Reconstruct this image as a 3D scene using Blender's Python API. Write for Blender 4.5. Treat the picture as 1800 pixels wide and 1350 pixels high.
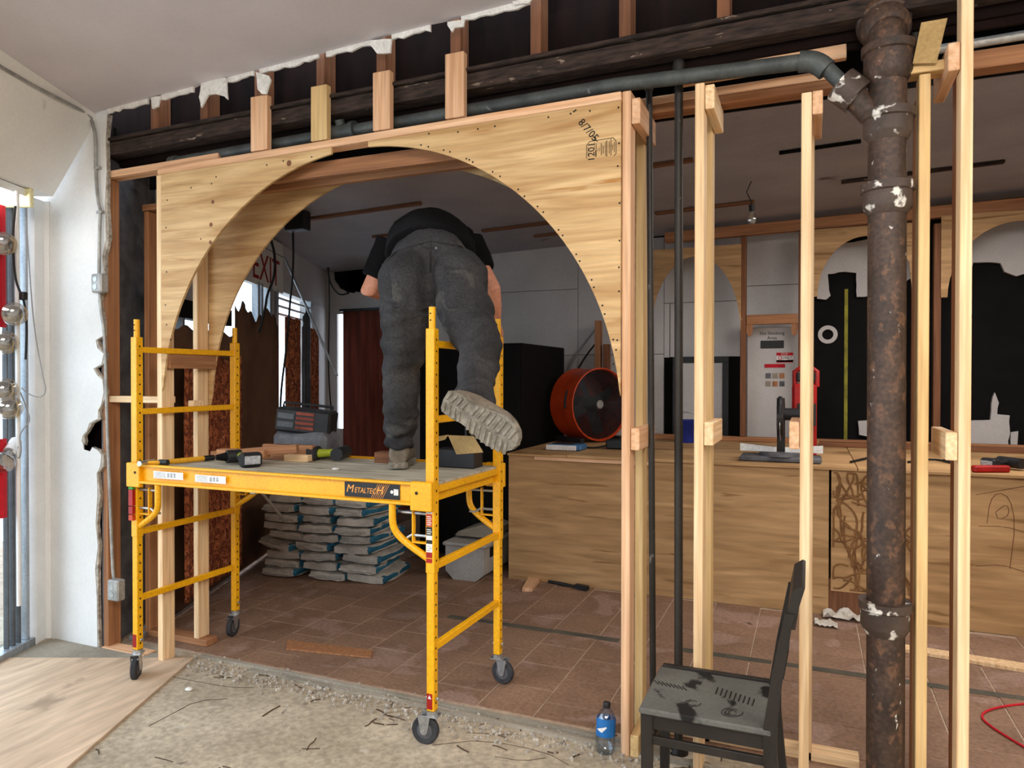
import bpy, bmesh, math, random
from mathutils import Vector, Matrix, noise
random.seed(7)
for _o in list(bpy.data.objects): bpy.data.objects.remove(_o)
SC = bpy.context.scene
COL = SC.collection
pi = math.pi
# ---------------------------------------------------------------- camera
F, YAW, PIT, ROL, EYE = 1267.17, .392, -.0091, .001, 1.65
_c, _s = math.cos(YAW), math.sin(YAW)
_d, _r, _u = Vector((-_s, _c, 0)), Vector((_c, _s, 0)), Vector((0, 0, 1))
D = _d*math.cos(PIT)+_u*math.sin(PIT)
_u2 = _u*math.cos(PIT)-_d*math.sin(PIT)
R = _r*math.cos(ROL)+_u2*math.sin(ROL)
U = _u2*math.cos(ROL)-_r*math.sin(ROL)
cam = bpy.data.cameras.new('camera'); camo = bpy.data.objects.new('camera', cam); COL.objects.link(camo)
cam.lens = 36*F/1800; cam.sensor_width = 36; cam.clip_start = .05
camo.matrix_world = Matrix(((R.x, U.x, -D.x, 0), (R.y, U.y, -D.y, 0), (R.z, U.z, -D.z, EYE), (0, 0, 0, 1)))
SC.camera = camo
# ---------------------------------------------------------------- world, lights, exposure
SC.view_settings.view_transform = 'Standard'; SC.view_settings.look = 'None'
SC.view_settings.gamma = 1; SC.view_settings.use_curve_mapping = False
SC.view_settings.exposure = 0.32
SC.cycles.use_denoising = True
SC.cycles.max_bounces = 8; SC.cycles.diffuse_bounces = 5; SC.cycles.transparent_max_bounces = 8
SC.cycles.sample_clamp_indirect = 4; SC.cycles.caustics_reflective = False; SC.cycles.caustics_refractive = False
WORLD = 3.7
w = bpy.data.worlds.new('daylight'); SC.world = w; w.use_nodes = True
w.node_tree.nodes['Background'].inputs[0].default_value = (.78, .87, 1, 1)
w.node_tree.nodes['Background'].inputs[1].default_value = WORLD

def area(name, loc, target, sx, sy, power, col=(1, 1, 1), portal=False):
    l = bpy.data.lights.new(name, 'AREA'); l.shape = 'RECTANGLE'; l.size = sx; l.size_y = sy; l.energy = power; l.color = col
    if portal: l.cycles.is_portal = True
    o = bpy.data.objects.new(name, l); COL.objects.link(o); o.location = loc
    o.rotation_euler = (Vector(target)-Vector(loc)).to_track_quat('-Z', 'Y').to_euler()
    return o
def V(xc, t, z=0):            # point given by distance across and along the storefront's own direction
    return Vector((xc*_c-t*_s, xc*_s+t*_c, z))
# added unseen area lights: two fill the front room, a dim one the back
area('ceiling_fill_light', (.2, -.9, 3.16), (.2, .3, 0), 2.6, 1.2, 150, (1, .95, .89))
area('ceiling_fill_light', (2.4, .4, 3.2), (1.6, 1.6, 0), 1.4, 1.4, 60, (1, .94, .88))
area('ceiling_fill_light', (1.2, 5.2, 3.1), (1.0, 5.4, 0), 1.8, 1.4, 52, (1, .93, .88))
area('window_portal', V(-3.05, 2.2, 1.4), V(0, 2.2, 1.4), 5.0, 2.7, 1, portal=True)
area('window_portal', V(-2.43, 6.4, 1.4), V(0, 6.4, 1.4), 4.6, 2.4, 1, portal=True)

# ---------------------------------------------------------------- materials
def c(h, a=1):
    h = h.lstrip('#'); v = [int(h[i:i+2], 16)/255 for i in (0, 2, 4)]
    return tuple(x/12.92 if x <= .04045 else ((x+.055)/1.055)**2.4 for x in v)+(a,)
def mat(n, c1, c2=None, sc=8, st=(1, 1, 1), lo=.35, hi=.65, rough=.7, metal=0, bump=0, det=5, dist=0, spot=None, spec=.35, rand=0, spot2=None, coat=0, wpos=False, grain=(75, .12, None)):
    m = bpy.data.materials.new(n); m.use_nodes = True; t = m.node_tree; N = t.nodes; L = t.links
    b = N['Principled BSDF']; b.inputs['Roughness'].default_value = rough; b.inputs['Metallic'].default_value = metal
    b.inputs['Specular IOR Level'].default_value = spec; b.inputs['Coat Weight'].default_value = coat
    if c2 is None:
        b.inputs['Base Color'].default_value = c(c1)
        if not (bump or spot): return m
    tc = N.new('ShaderNodeTexCoord'); oi = N.new('ShaderNodeObjectInfo')
    ad = N.new('ShaderNodeVectorMath'); ad.operation = 'MULTIPLY_ADD'
    cm = N.new('ShaderNodeCombineXYZ')
    for i in range(3): L.new(oi.outputs['Random'], cm.inputs[i])
    ad.inputs[1].default_value = (17.3, 9.1, 23.7); L.new(cm.outputs[0], ad.inputs[0]); L.new(tc.outputs['Object'], ad.inputs[2])
    if wpos:
        ge = N.new('ShaderNodeNewGeometry'); L.new(ge.outputs['Position'], ad.inputs[2]); ad.inputs[1].default_value = (0, 0, 0)
    def nz(scale, stretch, detail, distort=0):
        mp = N.new('ShaderNodeVectorMath'); mp.operation = 'MULTIPLY'; mp.inputs[1].default_value = stretch
        L.new(ad.outputs[0], mp.inputs[0])
        nn = N.new('ShaderNodeTexNoise'); nn.inputs['Scale'].default_value = scale; nn.inputs['Detail'].default_value = detail
        nn.inputs['Distortion'].default_value = distort; L.new(mp.outputs[0], nn.inputs['Vector']); return nn.outputs['Fac']
    def rp(fac, a, z, ca, cb):
        r = N.new('ShaderNodeValToRGB'); r.color_ramp.elements[0].position = a; r.color_ramp.elements[1].position = z
        r.color_ramp.elements[0].color = ca; r.color_ramp.elements[1].color = cb; L.new(fac, r.inputs[0]); return r.outputs[0]
    f0 = nz(sc, st, det, dist)
    col = rp(f0, lo, hi, c(c1), c(c2 or c1))
    for sp in (spot, spot2):
        if sp:
            scol, ssc, th, sst = sp
            k = rp(nz(ssc, sst, 4, .3), th, min(1, th+.06), (0, 0, 0, 1), (1, 1, 1, 1))
            mx = N.new('ShaderNodeMix'); mx.data_type = 'RGBA'; L.new(k, mx.inputs[0]); L.new(col, mx.inputs[6]); mx.inputs[7].default_value = c(scol); col = mx.outputs[2]
    if c2 is not None and grain[1] > 0:
        gs = grain[2] or ((1, 1, 1) if max(st) < 5 else (st[0]*.5, st[1]*.5, st[2]*.6))
        gm = N.new('ShaderNodeMapRange'); gm.inputs[1].default_value = .32; gm.inputs[2].default_value = .68; gm.inputs[3].default_value = 1-grain[1]; gm.inputs[4].default_value = 1+grain[1]
        L.new(nz(grain[0] if max(st) < 5 else 9, gs, 4), gm.inputs[0])
        vm = N.new('ShaderNodeVectorMath'); vm.operation = 'SCALE'; L.new(col, vm.inputs[0]); L.new(gm.outputs[0], vm.inputs['Scale']); col = vm.outputs[0]
    if rand:
        h = N.new('ShaderNodeHueSaturation'); mr = N.new('ShaderNodeMapRange'); mr.inputs[3].default_value = 1-rand; mr.inputs[4].default_value = 1+rand
        L.new(oi.outputs['Random'], mr.inputs[0]); L.new(mr.outputs[0], h.inputs['Value']); L.new(col, h.inputs['Color']); col = h.outputs[0]
    L.new(col, b.inputs['Base Color'])
    if bump:
        bp = N.new('ShaderNodeBump'); bp.inputs['Strength'].default_value = bump; bp.inputs['Distance'].default_value = .01
        L.new(f0, bp.inputs['Height']); L.new(bp.outputs[0], b.inputs['Normal'])
    return m
def emit(n, col, s):
    m = bpy.data.materials.new(n); m.use_nodes = True; b = m.node_tree.nodes['Principled BSDF']
    b.inputs['Base Color'].default_value = col; b.inputs['Emission Color'].default_value = col; b.inputs['Emission Strength'].default_value = s; return m
def glassm(n, tint=(1, 1, 1, 1), gl=.12):
    m = bpy.data.materials.new(n); m.use_nodes = True; t = m.node_tree; t.nodes.clear()
    o = t.nodes.new('ShaderNodeOutputMaterial'); mx = t.nodes.new('ShaderNodeMixShader'); a = t.nodes.new('ShaderNodeBsdfTransparent'); g = t.nodes.new('ShaderNodeBsdfGlossy')
    a.inputs[0].default_value = tint; g.inputs['Roughness'].default_value = .05; mx.inputs[0].default_value = gl
    t.links.new(a.outputs[0], mx.inputs[1]); t.links.new(g.outputs[0], mx.inputs[2]); t.links.new(mx.outputs[0], o.inputs[0]); return m
LZ = (14, 14, .55)
M = {}
M['fir'] = mat('new_fir_lumber', '#efd3a9', '#d3a878', 3.2, LZ, .3, .72, .62, det=6, dist=.25, bump=.05, rand=.07, spot=('#8d5a2c', 3.0, .75, (2.6, 2.6, 2.2)))
M['firr'] = mat('pinkish_fir_lumber', '#e6bd98', '#c9966c', 3.2, LZ, .3, .72, .62, det=6, dist=.25, bump=.05, rand=.06, spot=('#7d4a24', 3.0, .75, (2.6, 2.6, 2.2)))
M['firy'] = mat('yellow_pine_lumber', '#e0c08a', '#c59e66', 3.0, LZ, .3, .75, .62, det=5, dist=.2, bump=.04, rand=.04)
M['endg'] = mat('sawn_end_grain', '#e3b27c', '#c98c58', 30, (1, 1, 1), .3, .7, .7)
M['old'] = mat('old_brown_fir', '#85573a', '#5a3a26', 3.5, LZ, .3, .75, .75, det=6, bump=.08, rand=.12, spot=('#b9a590', 9, .74, (1, 1, 1)))
M['redw'] = mat('aged_red_fir', '#b07c54', '#85583a', 3.2, LZ, .3, .75, .7, det=6, bump=.05, rand=.08, spot=('#40251a', 8, .72, (1, 1, 1)))
M['rough'] = mat('rough_dark_timber', '#40312a', '#150f0c', 9, (6, 6, 1.2), .35, .7, .9, det=8, bump=.5, spot=('#8b7a6b', 30, .66, (1, 1, .3)))
M['darkb'] = mat('dark_stained_board', '#1d110e', '#0c0706', 5, (3, 3, .6), .3, .75, .9, det=6, spec=.1, rand=.15, spot=('#8d8680', 26, .77, (1, 1, .5)))
M['ply'] = mat('fir_plywood', '#d8b684', '#ab8250', 1.7, (.75, 1, 8.5), .30, .70, .6, det=8, dist=1.1, bump=.03, grain=(26, .10, (.5, 1, 9)), spot=('#a9773c', 2.2, .66, (.8, 1, 9)), spot2=('#5d3a1c', 6.5, .79, (1, 1, 1.3)))
M['plyd'] = mat('dusty_plywood_front', '#c49d6e', '#987349', 1.6, (.7, 1, 6.5), .32, .72, .65, det=7, dist=1.0, spot=('#8f6a40', 2.0, .62, (.7, 1, 10)), spot2=('#3a2415', 5.5, .765, (.55, 1, 2.6)))
M['plye'] = mat('plywood_edge', '#7b5836', '#a58155', 40, (.2, .2, 3), .4, .6, .8)
M['deck'] = mat('dusty_grey_deck_plywood', '#c8c1b0', '#97917f', 3, (1.2, 8, 1), .3, .7, .85, det=8, spot=('#4a4640', 5, .64, (.8, 7, 1)))
M['white'] = mat('white_painted_plaster', '#e6e5e2', '#dcdbd8', 3, (1, 1, 1), .3, .7, .8, grain=(60, .025, None), bump=.05, spot=('#c7c4be', 4, .74, (1, 1, 1)))
M['ceil'] = mat('ceiling_paint', '#d3cdd2', '#c9c3c8', 2.2, (1, 1, 1), .3, .7, .85, grain=(60, .02, None), spot=('#57504b', 14, .83, (1, 1, 1)))
M['ceil2'] = mat('damaged_ceiling_paint', '#a7a4a8', '#96949a', 2, (1, 1, 1), .3, .7, .85, grain=(60, .05, None), spot=('#33261f', 7, .745, (1, 1.6, 1)), spot2=('#6d6460', 3, .70, (1, 1, 1)))
M['gwall'] = mat('grey_white_wall_panel', '#c4c1bf', '#b3b0af', 2, (1, 1, 1), .3, .7, .8, grain=(60, .05, None), spot=('#8a8580', 5, .73, (1, 1, 1)), spot2=('#5f5750', 14, .80, (1, 1, 1)))
M['paper'] = mat('torn_white_paint_edge', '#eeece8', '#d8d5d0', 20, (1, 1, 1), .3, .7, .85, bump=.2)
M['gyp'] = mat('crumbling_plaster', '#c5bdb0', '#7b6f62', 30, (1, 1, 1), .3, .7, .95, bump=.6)
M['conc'] = mat('dusty_concrete', '#bcae98', '#968974', 2.2, (1, 1, 1), .3, .7, .9, det=12, bump=.35, grain=(38, .22, None), spot=('#c9c0b0', 3.6, .66, (1, 1, 1)), spot2=('#6b6051', 17, .70, (1, .55, 1)))
M['conc2'] = mat('dusty_grey_concrete', '#a89f90', '#827a6c', 3.5, (1, 1, 1), .3, .7, .9, det=10, bump=.15, spot=('#5b5145', 9, .75, (1, .6, 1)))
M['grout'] = mat('pale_grout', '#bda792', '#a08a74', 14, (1, 1, 1), .3, .7, .95)
M['tile'] = mat('dusty_quarry_tile', '#92735d', '#775c4a', 2.6, (1, 1, 1), .3, .72, .72, det=8, rand=.07, wpos=True, grain=(45, .2, None), bump=.25, spot=('#95796a', 2.6, .55, (1, 1, 1)), spot2=('#4b3328', 6, .72, (1, 1, 1)))
M['stripe'] = mat('dark_green_tile_strip', '#5c5649', '#45433a', 8, (1, 1, 1), .3, .7, .8)
M['yel'] = mat('yellow_powder_coat', '#f2b10c', '#e6a406', 5, (1, 1, 1), .3, .7, .42, spec=.45, spot=('#8a6a2a', 40, .80, (1, 1, 1)))
M['hole'] = mat('dark_punched_hole', '#2a1a06')
M['zinc'] = mat('galvanised_steel', '#c9cbcc', '#a4a8ab', 30, (1, 1, 1), .3, .7, .35, .85)
M['rub'] = mat('black_rubber', '#26262a', '#3c3c3e', 14, (1, 1, 1), .3, .75, .75)
M['hub'] = mat('grey_wheel_hub', '#66666a', '#4b4b4f', 10)
M['blk'] = mat('black_plastic', '#19191b', '#242426', 12, rough=.5)
M['blkp'] = mat('black_painted_steel', '#0a0909', '#0f0e0e', 6, rough=.8, spec=.15)
M['lime'] = mat('lime_green_plastic', '#aab32c', '#8f9a22', 12, rough=.5)
M['grlab'] = mat('grey_printed_label', '#b5b7ba', '#8f9194', 60, (1, 1, 4), .45, .55)
M['pants'] = mat('dusty_charcoal_denim', '#403f40', '#29282a', 5, (1, 1, 1), .3, .7, .92, det=9, bump=.5, grain=(90, .25, None), spot=('#484644', 4.2, .58, (1, 1, 1.6)), spec=.15)
M['shirt'] = mat('black_cotton', '#0b0b0c', '#121214', 5, (1, 1, 1), .3, .7, .95, bump=.15, spec=.12)
M['skin'] = mat('skin', '#cf9277', '#bd7d62', 6, (1, 1, 1), .3, .7, .55, spec=.4)
M['hair'] = mat('dark_hair', '#2a1d16', '#1a120e', 30, (1, 1, .2), .3, .7, .7)
M['boot'] = mat('dusty_boot_leather', '#7f7465', '#544b41', 14, (1, 1, 1), .3, .7, .9, det=8, bump=.4)
M['sole'] = mat('dusty_boot_sole', '#8e877a', '#5e584e', 30, (1, 1, 1), .3, .7, .95, det=8, bump=.5)
M['iron'] = mat('rusty_cast_iron', '#4d392d', '#2b1f18', 9, (1, 1, .6), .3, .7, .6, .1, det=9, bump=.8, grain=(60, .4, None), spot=('#5e4331', 22, .57, (1, 1, .7)), spot2=('#d0cbc0', 38, .69, (1, 1, .6)), spec=.5)
M['ironw'] = mat('paint_spattered_iron_hub', '#54453c', '#3a2d26', 7, (1, 1, 1), .3, .7, .6, .1, det=9, bump=.35, spot=('#d9d5cc', 18, .58, (1, 1, 1)), spec=.5)
M['steel'] = mat('old_grey_drain_pipe', '#565a58', '#3b3f3f', 9, (1, 1, 1), .3, .7, .55, .3, bump=.2, spot=('#8f9290', 14, .70, (1, 1, 1)))
M['steeld'] = mat('dark_riser_pipe', '#3c3834', '#27231f', 9, (1, 1, .3), .3, .7, .5, .3, bump=.2, spot=('#77706a', 22, .70, (1, 1, .4)))
M['sack'] = mat('dusty_grey_paper_sack', '#d6d0c4', '#a39d94', 7, (1, 1, 1), .3, .72, .85, det=7, bump=.3, rand=.12)
M['sackb'] = mat('teal_printed_sack_end', '#2f7390', '#1f5268', 6, (1, 1, 1), .3, .7, .8, rand=.15)
M['sackw'] = mat('white_sack_seam', '#c9c5bc', '#a5a199', 12, (1, 1, 1), .3, .7, .85, rand=.1)
M['org'] = mat('orange_fan_shroud', '#c4431a', '#a8360f', 6, rough=.45)
M['red'] = mat('red_plastic', '#a81a17', '#8c1210', 6, rough=.45)
M['redc'] = mat('red_cloth', '#d0202e', '#a81422', 5, (1, 1, .3), .3, .7, .85)
M['blue'] = mat('blue_plastic', '#1c2f8a', '#15236b', 6, rough=.5)
M['copper'] = mat('copper_brown_patterned_cloth', '#b5683f', '#6e3520', 34, (1, 1, .7), .42, .56, .8, det=3, dist=1.2, bump=.4, spot=('#c98a63', 40, .62, (1, 1, .6)))
M['rustc'] = mat('rust_red_curtain', '#8c4636', '#5e2b21', 4, (4, 4, .3), .3, .7, .85)
M['kraft'] = mat('brown_kraft_paper', '#7a5840', '#5e412e', 3, (1, 1, 1), .3, .7, .9, bump=.1)
M['card'] = mat('cardboard', '#b89a68', '#a08455', 6, rough=.85)
M['alu'] = mat('aluminium_frame', '#aeb4ba', '#8e959c', 20, (1, 1, .2), .3, .7, .4, .6)
M['dkfr'] = mat('dark_window_bar', '#55585c', '#45484c', 10, rough=.5)
M['wtrim'] = mat('white_window_trim', '#e6e7e7', '#dcdede', 6, rough=.6, grain=(60, .02, None))
M['bulbg'] = glassm('clear_lamp_glass', (.92, .9, .86, 1), .35)
M['glass'] = glassm('window_glass', (.93, .98, 1, 1), .07)
M['cream'] = mat('cream_enamel', '#e8e2b8', '#d8d09c', 8, rough=.5)
M['tube'] = emit('lit_fluorescent_tube', (1, .98, .94, 1), 9)
M['cond'] = mat('grey_conduit', '#b2b1ad', '#8d8c88', 12, (1, 1, 1), .3, .7, .5, .35)
M['blackcord'] = mat('black_cable', '#141416')
M['greycord'] = mat('grey_cable', '#8f9092')
M['chair'] = mat('worn_black_chair_wood', '#1d1917', '#2b2622', 6, (2, 2, .5), .3, .75, .45, spot=('#5b564e', 14, .76, (1, 1, .5)))
M['seat'] = mat('dusty_black_chair_seat', '#62615b', '#55544f', 5, (1, 1, 1), .3, .7, .75, spot=('#0f0d0c', 6.5, .56, (1.3, 1, 1)), spot2=('#5d5c57', 26, .66, (1, 3, 1)))
M['bluelab'] = mat('blue_bottle_label', '#1f6fb4', '#1a5a9c', 5, rough=.4)
M['pet'] = glassm('clear_bottle_plastic', (.72, .78, .84, 1), .2)
M['tubw'] = mat('off_white_plastic', '#b9b5ae', '#a39f98', 5, rough=.5)
M['paper2'] = mat('crumpled_paper', '#d8d2c8', '#b9b2a6', 8, rough=.9)
M['ink'] = mat('black_ink', '#14110d')
M['orangeink'] = mat('orange_print', '#f0a24a')
M['redink'] = mat('dark_red_paint', '#8c1714')
M['signw'] = mat('white_sign_paint', '#d9d6cf', '#cbc8c1', 6)
M['debris'] = mat('dark_wood_splinter', '#5a4635', '#3a2c20', 20, (1, 1, .2))
M['bristle'] = mat('dark_bristle', '#22201d', '#3a3733', 60, (1, 1, .1))
M['green'] = mat('green_sticker', '#3d9a3c'); M['bluep'] = mat('blue_pack', '#4f7fa8', '#3a668e', 6, rough=.5)
M['yelst'] = mat('yellow_caution_strip', '#98912a', '#6f6b20', 10)
M['woodh'] = mat('yellow_hammer_handle', '#e0a524', '#c98f1a', 8, rough=.5)

# ---------------------------------------------------------------- object helpers
WM = {}
def tag(o, label=None, cat=None, group=None, kind=None):
    if label: o['label'] = label
    if cat: o['category'] = cat
    if group: o['group'] = group
    if kind: o['kind'] = kind
    return o
def link(o, mw, parent=None):
    COL.objects.link(o); WM[o.name] = mw.copy()
    if parent is not None:
        o.parent = parent; o.matrix_local = WM[parent.name].inverted() @ mw
    else: o.matrix_world = mw
    return o
def thing(name, label, cat, loc=(0, 0, 0), group=None, kind=None):
    o = bpy.data.objects.new(name, None); o.empty_display_size = .1
    link(o, Matrix.Translation(loc)); return tag(o, label, cat, group, kind)
class G:
    """collects shapes in world space; build() makes ONE mesh object with its origin at the base"""
    def __init__(s): s.b = bmesh.new()
    def _add(s, r, bev=0):
        return r
    def box(s, x, y, z, mw=None, bev=.002):
        t = bmesh.new(); bmesh.ops.create_cube(t, size=1)
        sx, sy, sz = x[1]-x[0], y[1]-y[0], z[1]-z[0]
        for v in t.verts: v.co = Vector((v.co.x*sx+(x[0]+x[1])/2, v.co.y*sy+(y[0]+y[1])/2, v.co.z*sz+(z[0]+z[1])/2))
        if bev: bmesh.ops.bevel(t, geom=t.edges[:], offset=min(bev, .3*min(sx, sy, sz)), segments=1, affect='EDGES')
        s.merge(t, mw); return s
    def merge(s, t, mw=None):
        if mw is not None: bmesh.ops.transform(t, matrix=mw, verts=t.verts[:])
        bmesh.ops.recalc_face_normals(t, faces=t.faces[:])
        me = bpy.data.meshes.new('tmp'); t.to_mesh(me); t.free(); s.b.from_mesh(me); bpy.data.meshes.remove(me)
    def cyl(s, p0, p1, r0, r1=None, n=14, cap=True):
        p0, p1 = Vector(p0), Vector(p1); d = p1-p0; t = bmesh.new()
        bmesh.ops.create_cone(t, cap_ends=cap, segments=n, radius1=r0, radius2=r0 if r1 is None else r1, depth=d.length)
        q = d.to_track_quat('Z', 'Y').to_matrix().to_4x4(); s.merge(t, Matrix.Translation((p0+p1)/2) @ q); return s
    def sph(s, p, r, n=12, st=(1, 1, 1), mw=None):
        t = bmesh.new(); bmesh.ops.create_uvsphere(t, u_segments=n, v_segments=max(6, n*2//3), radius=1)
        m = Matrix.Translation(p) @ Matrix.Diagonal((r*st[0], r*st[1], r*st[2], 1)) if mw is None else mw
        s.merge(t, m); return s
    def tube(s, pts, r, n=8, rs=None, sm=0, sq=None):
        pts = [Vector(p) for p in pts]
        for _ in range(sm):
            q = [pts[0]]
            for a, b in zip(pts, pts[1:]): q += [a.lerp(b, .25), a.lerp(b, .75)]
            pts = q+[pts[-1]]
        k = len(pts); t = bmesh.new(); rings = []; up = Vector((0, 0, 1))
        d0 = (pts[1]-pts[0]).normalized()
        x = d0.orthogonal().normalized() if abs(d0.z) > .9 else up.cross(d0).normalized()
        for i, p in enumerate(pts):
            d = (pts[min(i+1, k-1)]-pts[max(i-1, 0)]).normalized()
            x = (x-d*x.dot(d)); x = x.normalized() if x.length > 1e-6 else d.orthogonal().normalized()
            y = d.cross(x); rr = r if rs is None else rs[min(len(rs)-1, int(round(i*(len(rs)-1)/(k-1))))] if sm else (rs[i] if rs else r)
            rx, ry = rr if isinstance(rr, tuple) else (rr, rr)
            rings.append([t.verts.new(p+x*rx*math.cos(2*pi*j/n)+y*ry*math.sin(2*pi*j/n)) for j in range(n)])
        for a, b in zip(rings, rings[1:]):
            for j in range(n): t.faces.new((a[j], a[(j+1) % n], b[(j+1) % n], b[j]))
        t.faces.new(rings[0][::-1]); t.faces.new(rings[-1]); s.merge(t); return s
    def prism(s, poly, h0, h1, ax='y', mw=None):
        """poly in the plane across ax, extruded from h0 to h1"""
        t = bmesh.new()
        def P(a, b, h): return {'y': (a, h, b), 'z': (a, b, h), 'x': (h, a, b)}[ax]
        lo = [t.verts.new(P(a, b, h0)) for a, b in poly]; hi = [t.verts.new(P(a, b, h1)) for a, b in poly]
        n = len(poly)
        f1 = t.faces.new(lo); f2 = t.faces.new(hi[::-1]); f1.normal_update(); f2.normal_update()
        for i in range(n): t.faces.new((lo[i], hi[i], hi[(i+1) % n], lo[(i+1) % n]))
        bmesh.ops.triangulate(t, faces=[f1, f2]); s.merge(t, mw); return s
    def lathe(s, prof, n=24, mw=None, cap=True):
        """prof: (r, z) pairs"""
        t = bmesh.new(); rg = [[t.verts.new((r*math.cos(2*pi*j/n), r*math.sin(2*pi*j/n), z)) for j in range(n)] for r, z in prof]
        for a, b in zip(rg, rg[1:]):
            for j in range(n): t.faces.new((a[j], a[(j+1) % n], b[(j+1) % n], b[j]))
        (t.faces.new(rg[0][::-1]), t.faces.new(rg[-1])) if cap else [t.faces.new((rg[-1][j], rg[-1][(j+1) % n], rg[0][(j+1) % n], rg[0][j])) for j in range(n)]; s.merge(t, mw); return s
    def build(s, name, m, parent=None, smooth=False, origin=None, label=None, cat=None, group=None, kind=None):
        b = s.b; xs = [v.co for v in b.verts]
        if origin is None:
            origin = Vector(((min(v.x for v in xs)+max(v.x for v in xs))/2, (min(v.y for v in xs)+max(v.y for v in xs))/2, min(v.z for v in xs)))
        mw = Matrix.Translation(origin) if not isinstance(origin, Matrix) else origin
        bmesh.ops.transform(b, matrix=mw.inverted(), verts=b.verts[:])
        me = bpy.data.meshes.new(name); b.to_mesh(me); b.free(); me.materials.append(m)
        if smooth:
            me.polygons.foreach_set('use_smooth', [True]*len(me.polygons))
            try: me.set_sharp_from_angle(angle=math.radians(42))
            except Exception: pass
        o = bpy.data.objects.new(name, me); link(o, mw, parent); return tag(o, label, cat, group, kind)
def box(name, x, y, z, m, parent=None, bev=.002, **k): return G().box(x, y, z, bev=bev).build(name, m, parent, **k)
def lum(name, p0, p1, w, d, m, parent=None, xd=(1, 0, 0), **k):
    """a stick of lumber from p0 to p1, w across xd and d across the third direction; its local Z runs along the grain"""
    p0, p1 = Vector(p0), Vector(p1); z = (p1-p0); ln = z.length; z.normalize(); x = Vector(xd); x = (x-z*x.dot(z)).normalized(); y = z.cross(x)
    mw = Matrix((x.to_4d(), y.to_4d(), z.to_4d(), (0, 0, 0, 1))).transposed(); 
    for i in range(3): mw[3][i] = 0
    mw.translation = p0
    return G().box((-w/2, w/2), (-d/2, d/2), (0, ln), mw=mw, bev=.003).build(name, m, parent, origin=mw, **k)
def stud(name, x, y, z, m, parent=None, **k):
    return lum(name, ((x[0]+x[1])/2, (y[0]+y[1])/2, z[0]), ((x[0]+x[1])/2, (y[0]+y[1])/2, z[1]), x[1]-x[0], y[1]-y[0], m, parent, **k)
def barx(name, x, y, z, m, parent=None, dz=0, **k):
    yc, zc = (y[0]+y[1])/2, (z[0]+z[1])/2
    return lum(name, (x[0], yc, zc), (x[1], yc, zc+dz), y[1]-y[0], z[1]-z[0], m, parent, xd=(0, 1, 0), **k)
def bary(name, x, y, z, m, parent=None, **k):
    xc, zc = (x[0]+x[1])/2, (z[0]+z[1])/2
    return lum(name, (xc, y[0], zc), (xc, y[1], zc), x[1]-x[0], z[1]-z[0], m, parent, **k)
def text(name, s, size, mw, m, parent=None, ext=.0008, shear=0, sx=1, align='CENTER', **k):
    cu = bpy.data.curves.new('lettering', 'FONT'); cu.body = s; cu.size = size; cu.extrude = ext; cu.shear = shear; cu.align_x = align; cu.align_y = 'CENTER'; cu.resolution_u = 2
    o = bpy.data.objects.new('tmp', cu); me = bpy.data.meshes.new_from_object(o); bpy.data.objects.remove(o)
    me.transform(Matrix.Diagonal((sx, 1, 1, 1))); me.materials.append(m)
    o = bpy.data.objects.new(name, me); link(o, mw, parent); return tag(o, **k)
def frame(origin, x, y):
    x = Vector(x).normalized(); y = Vector(y); y = (y-x*y.dot(x)).normalized(); z = x.cross(y)
    m = Matrix.Identity(4)
    for i in range(3): m[i][0], m[i][1], m[i][2], m[i][3] = x[i], y[i], z[i], origin[i]
    return m
def ray(px, py): return D+R*((px-900)/F)-U*((py-675)/F)
def at(px, py, t): v = ray(px, py)*t; return Vector((v.x, v.y, v.z+EYE))        # design aid: a pixel and a true distance give a place
def onY(px, py, y): return at(px, py, y/ray(px, py).y)
def onX(px, py, x): return at(px, py, x/ray(px, py).x)
def onZ(px, py, z=0): return at(px, py, (z-EYE)/ray(px, py).z)
def rough_poly(pts, amp, step=.03):
    out = []
    for i in range(len(pts)):
        a, b = Vector(pts[i]), Vector(pts[(i+1) % len(pts)]); n = max(1, int((b-a).length/step))
        for k in range(n): out.append(tuple(a.lerp(b, k/n)+Vector((random.uniform(-amp, amp), random.uniform(-amp, amp))) if k else a))
    return out
ORD = 'lowest second third fourth fifth sixth seventh eighth ninth tenth eleventh'.split()
# ================================================================ SETTING
S3 = 'structure'
fl = thing('floor', None, None, (0, 0, 0), kind=S3)
fl['label'] = 'dusty concrete floor of the front room'
G().box((-7, 5), (-4.5, 3.24), (-.12, 0), bev=0).build('concrete_slab', M['conc'], fl)
p = [onZ(112, 1119), onZ(0, 1157), onZ(338, 1161), onZ(215, 1140)]
G().prism([(q.x, q.y) for q in p], 0, .006, 'z').build('concrete_patch', M['conc2'], fl)
p = [onZ(75, 1106), onZ(108, 1118), onZ(0, 1153), onZ(0, 1135)]
G().prism([(q.x, q.y) for q in p], 0, .006, 'z').build('concrete_patch', M['conc2'], fl)
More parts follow.
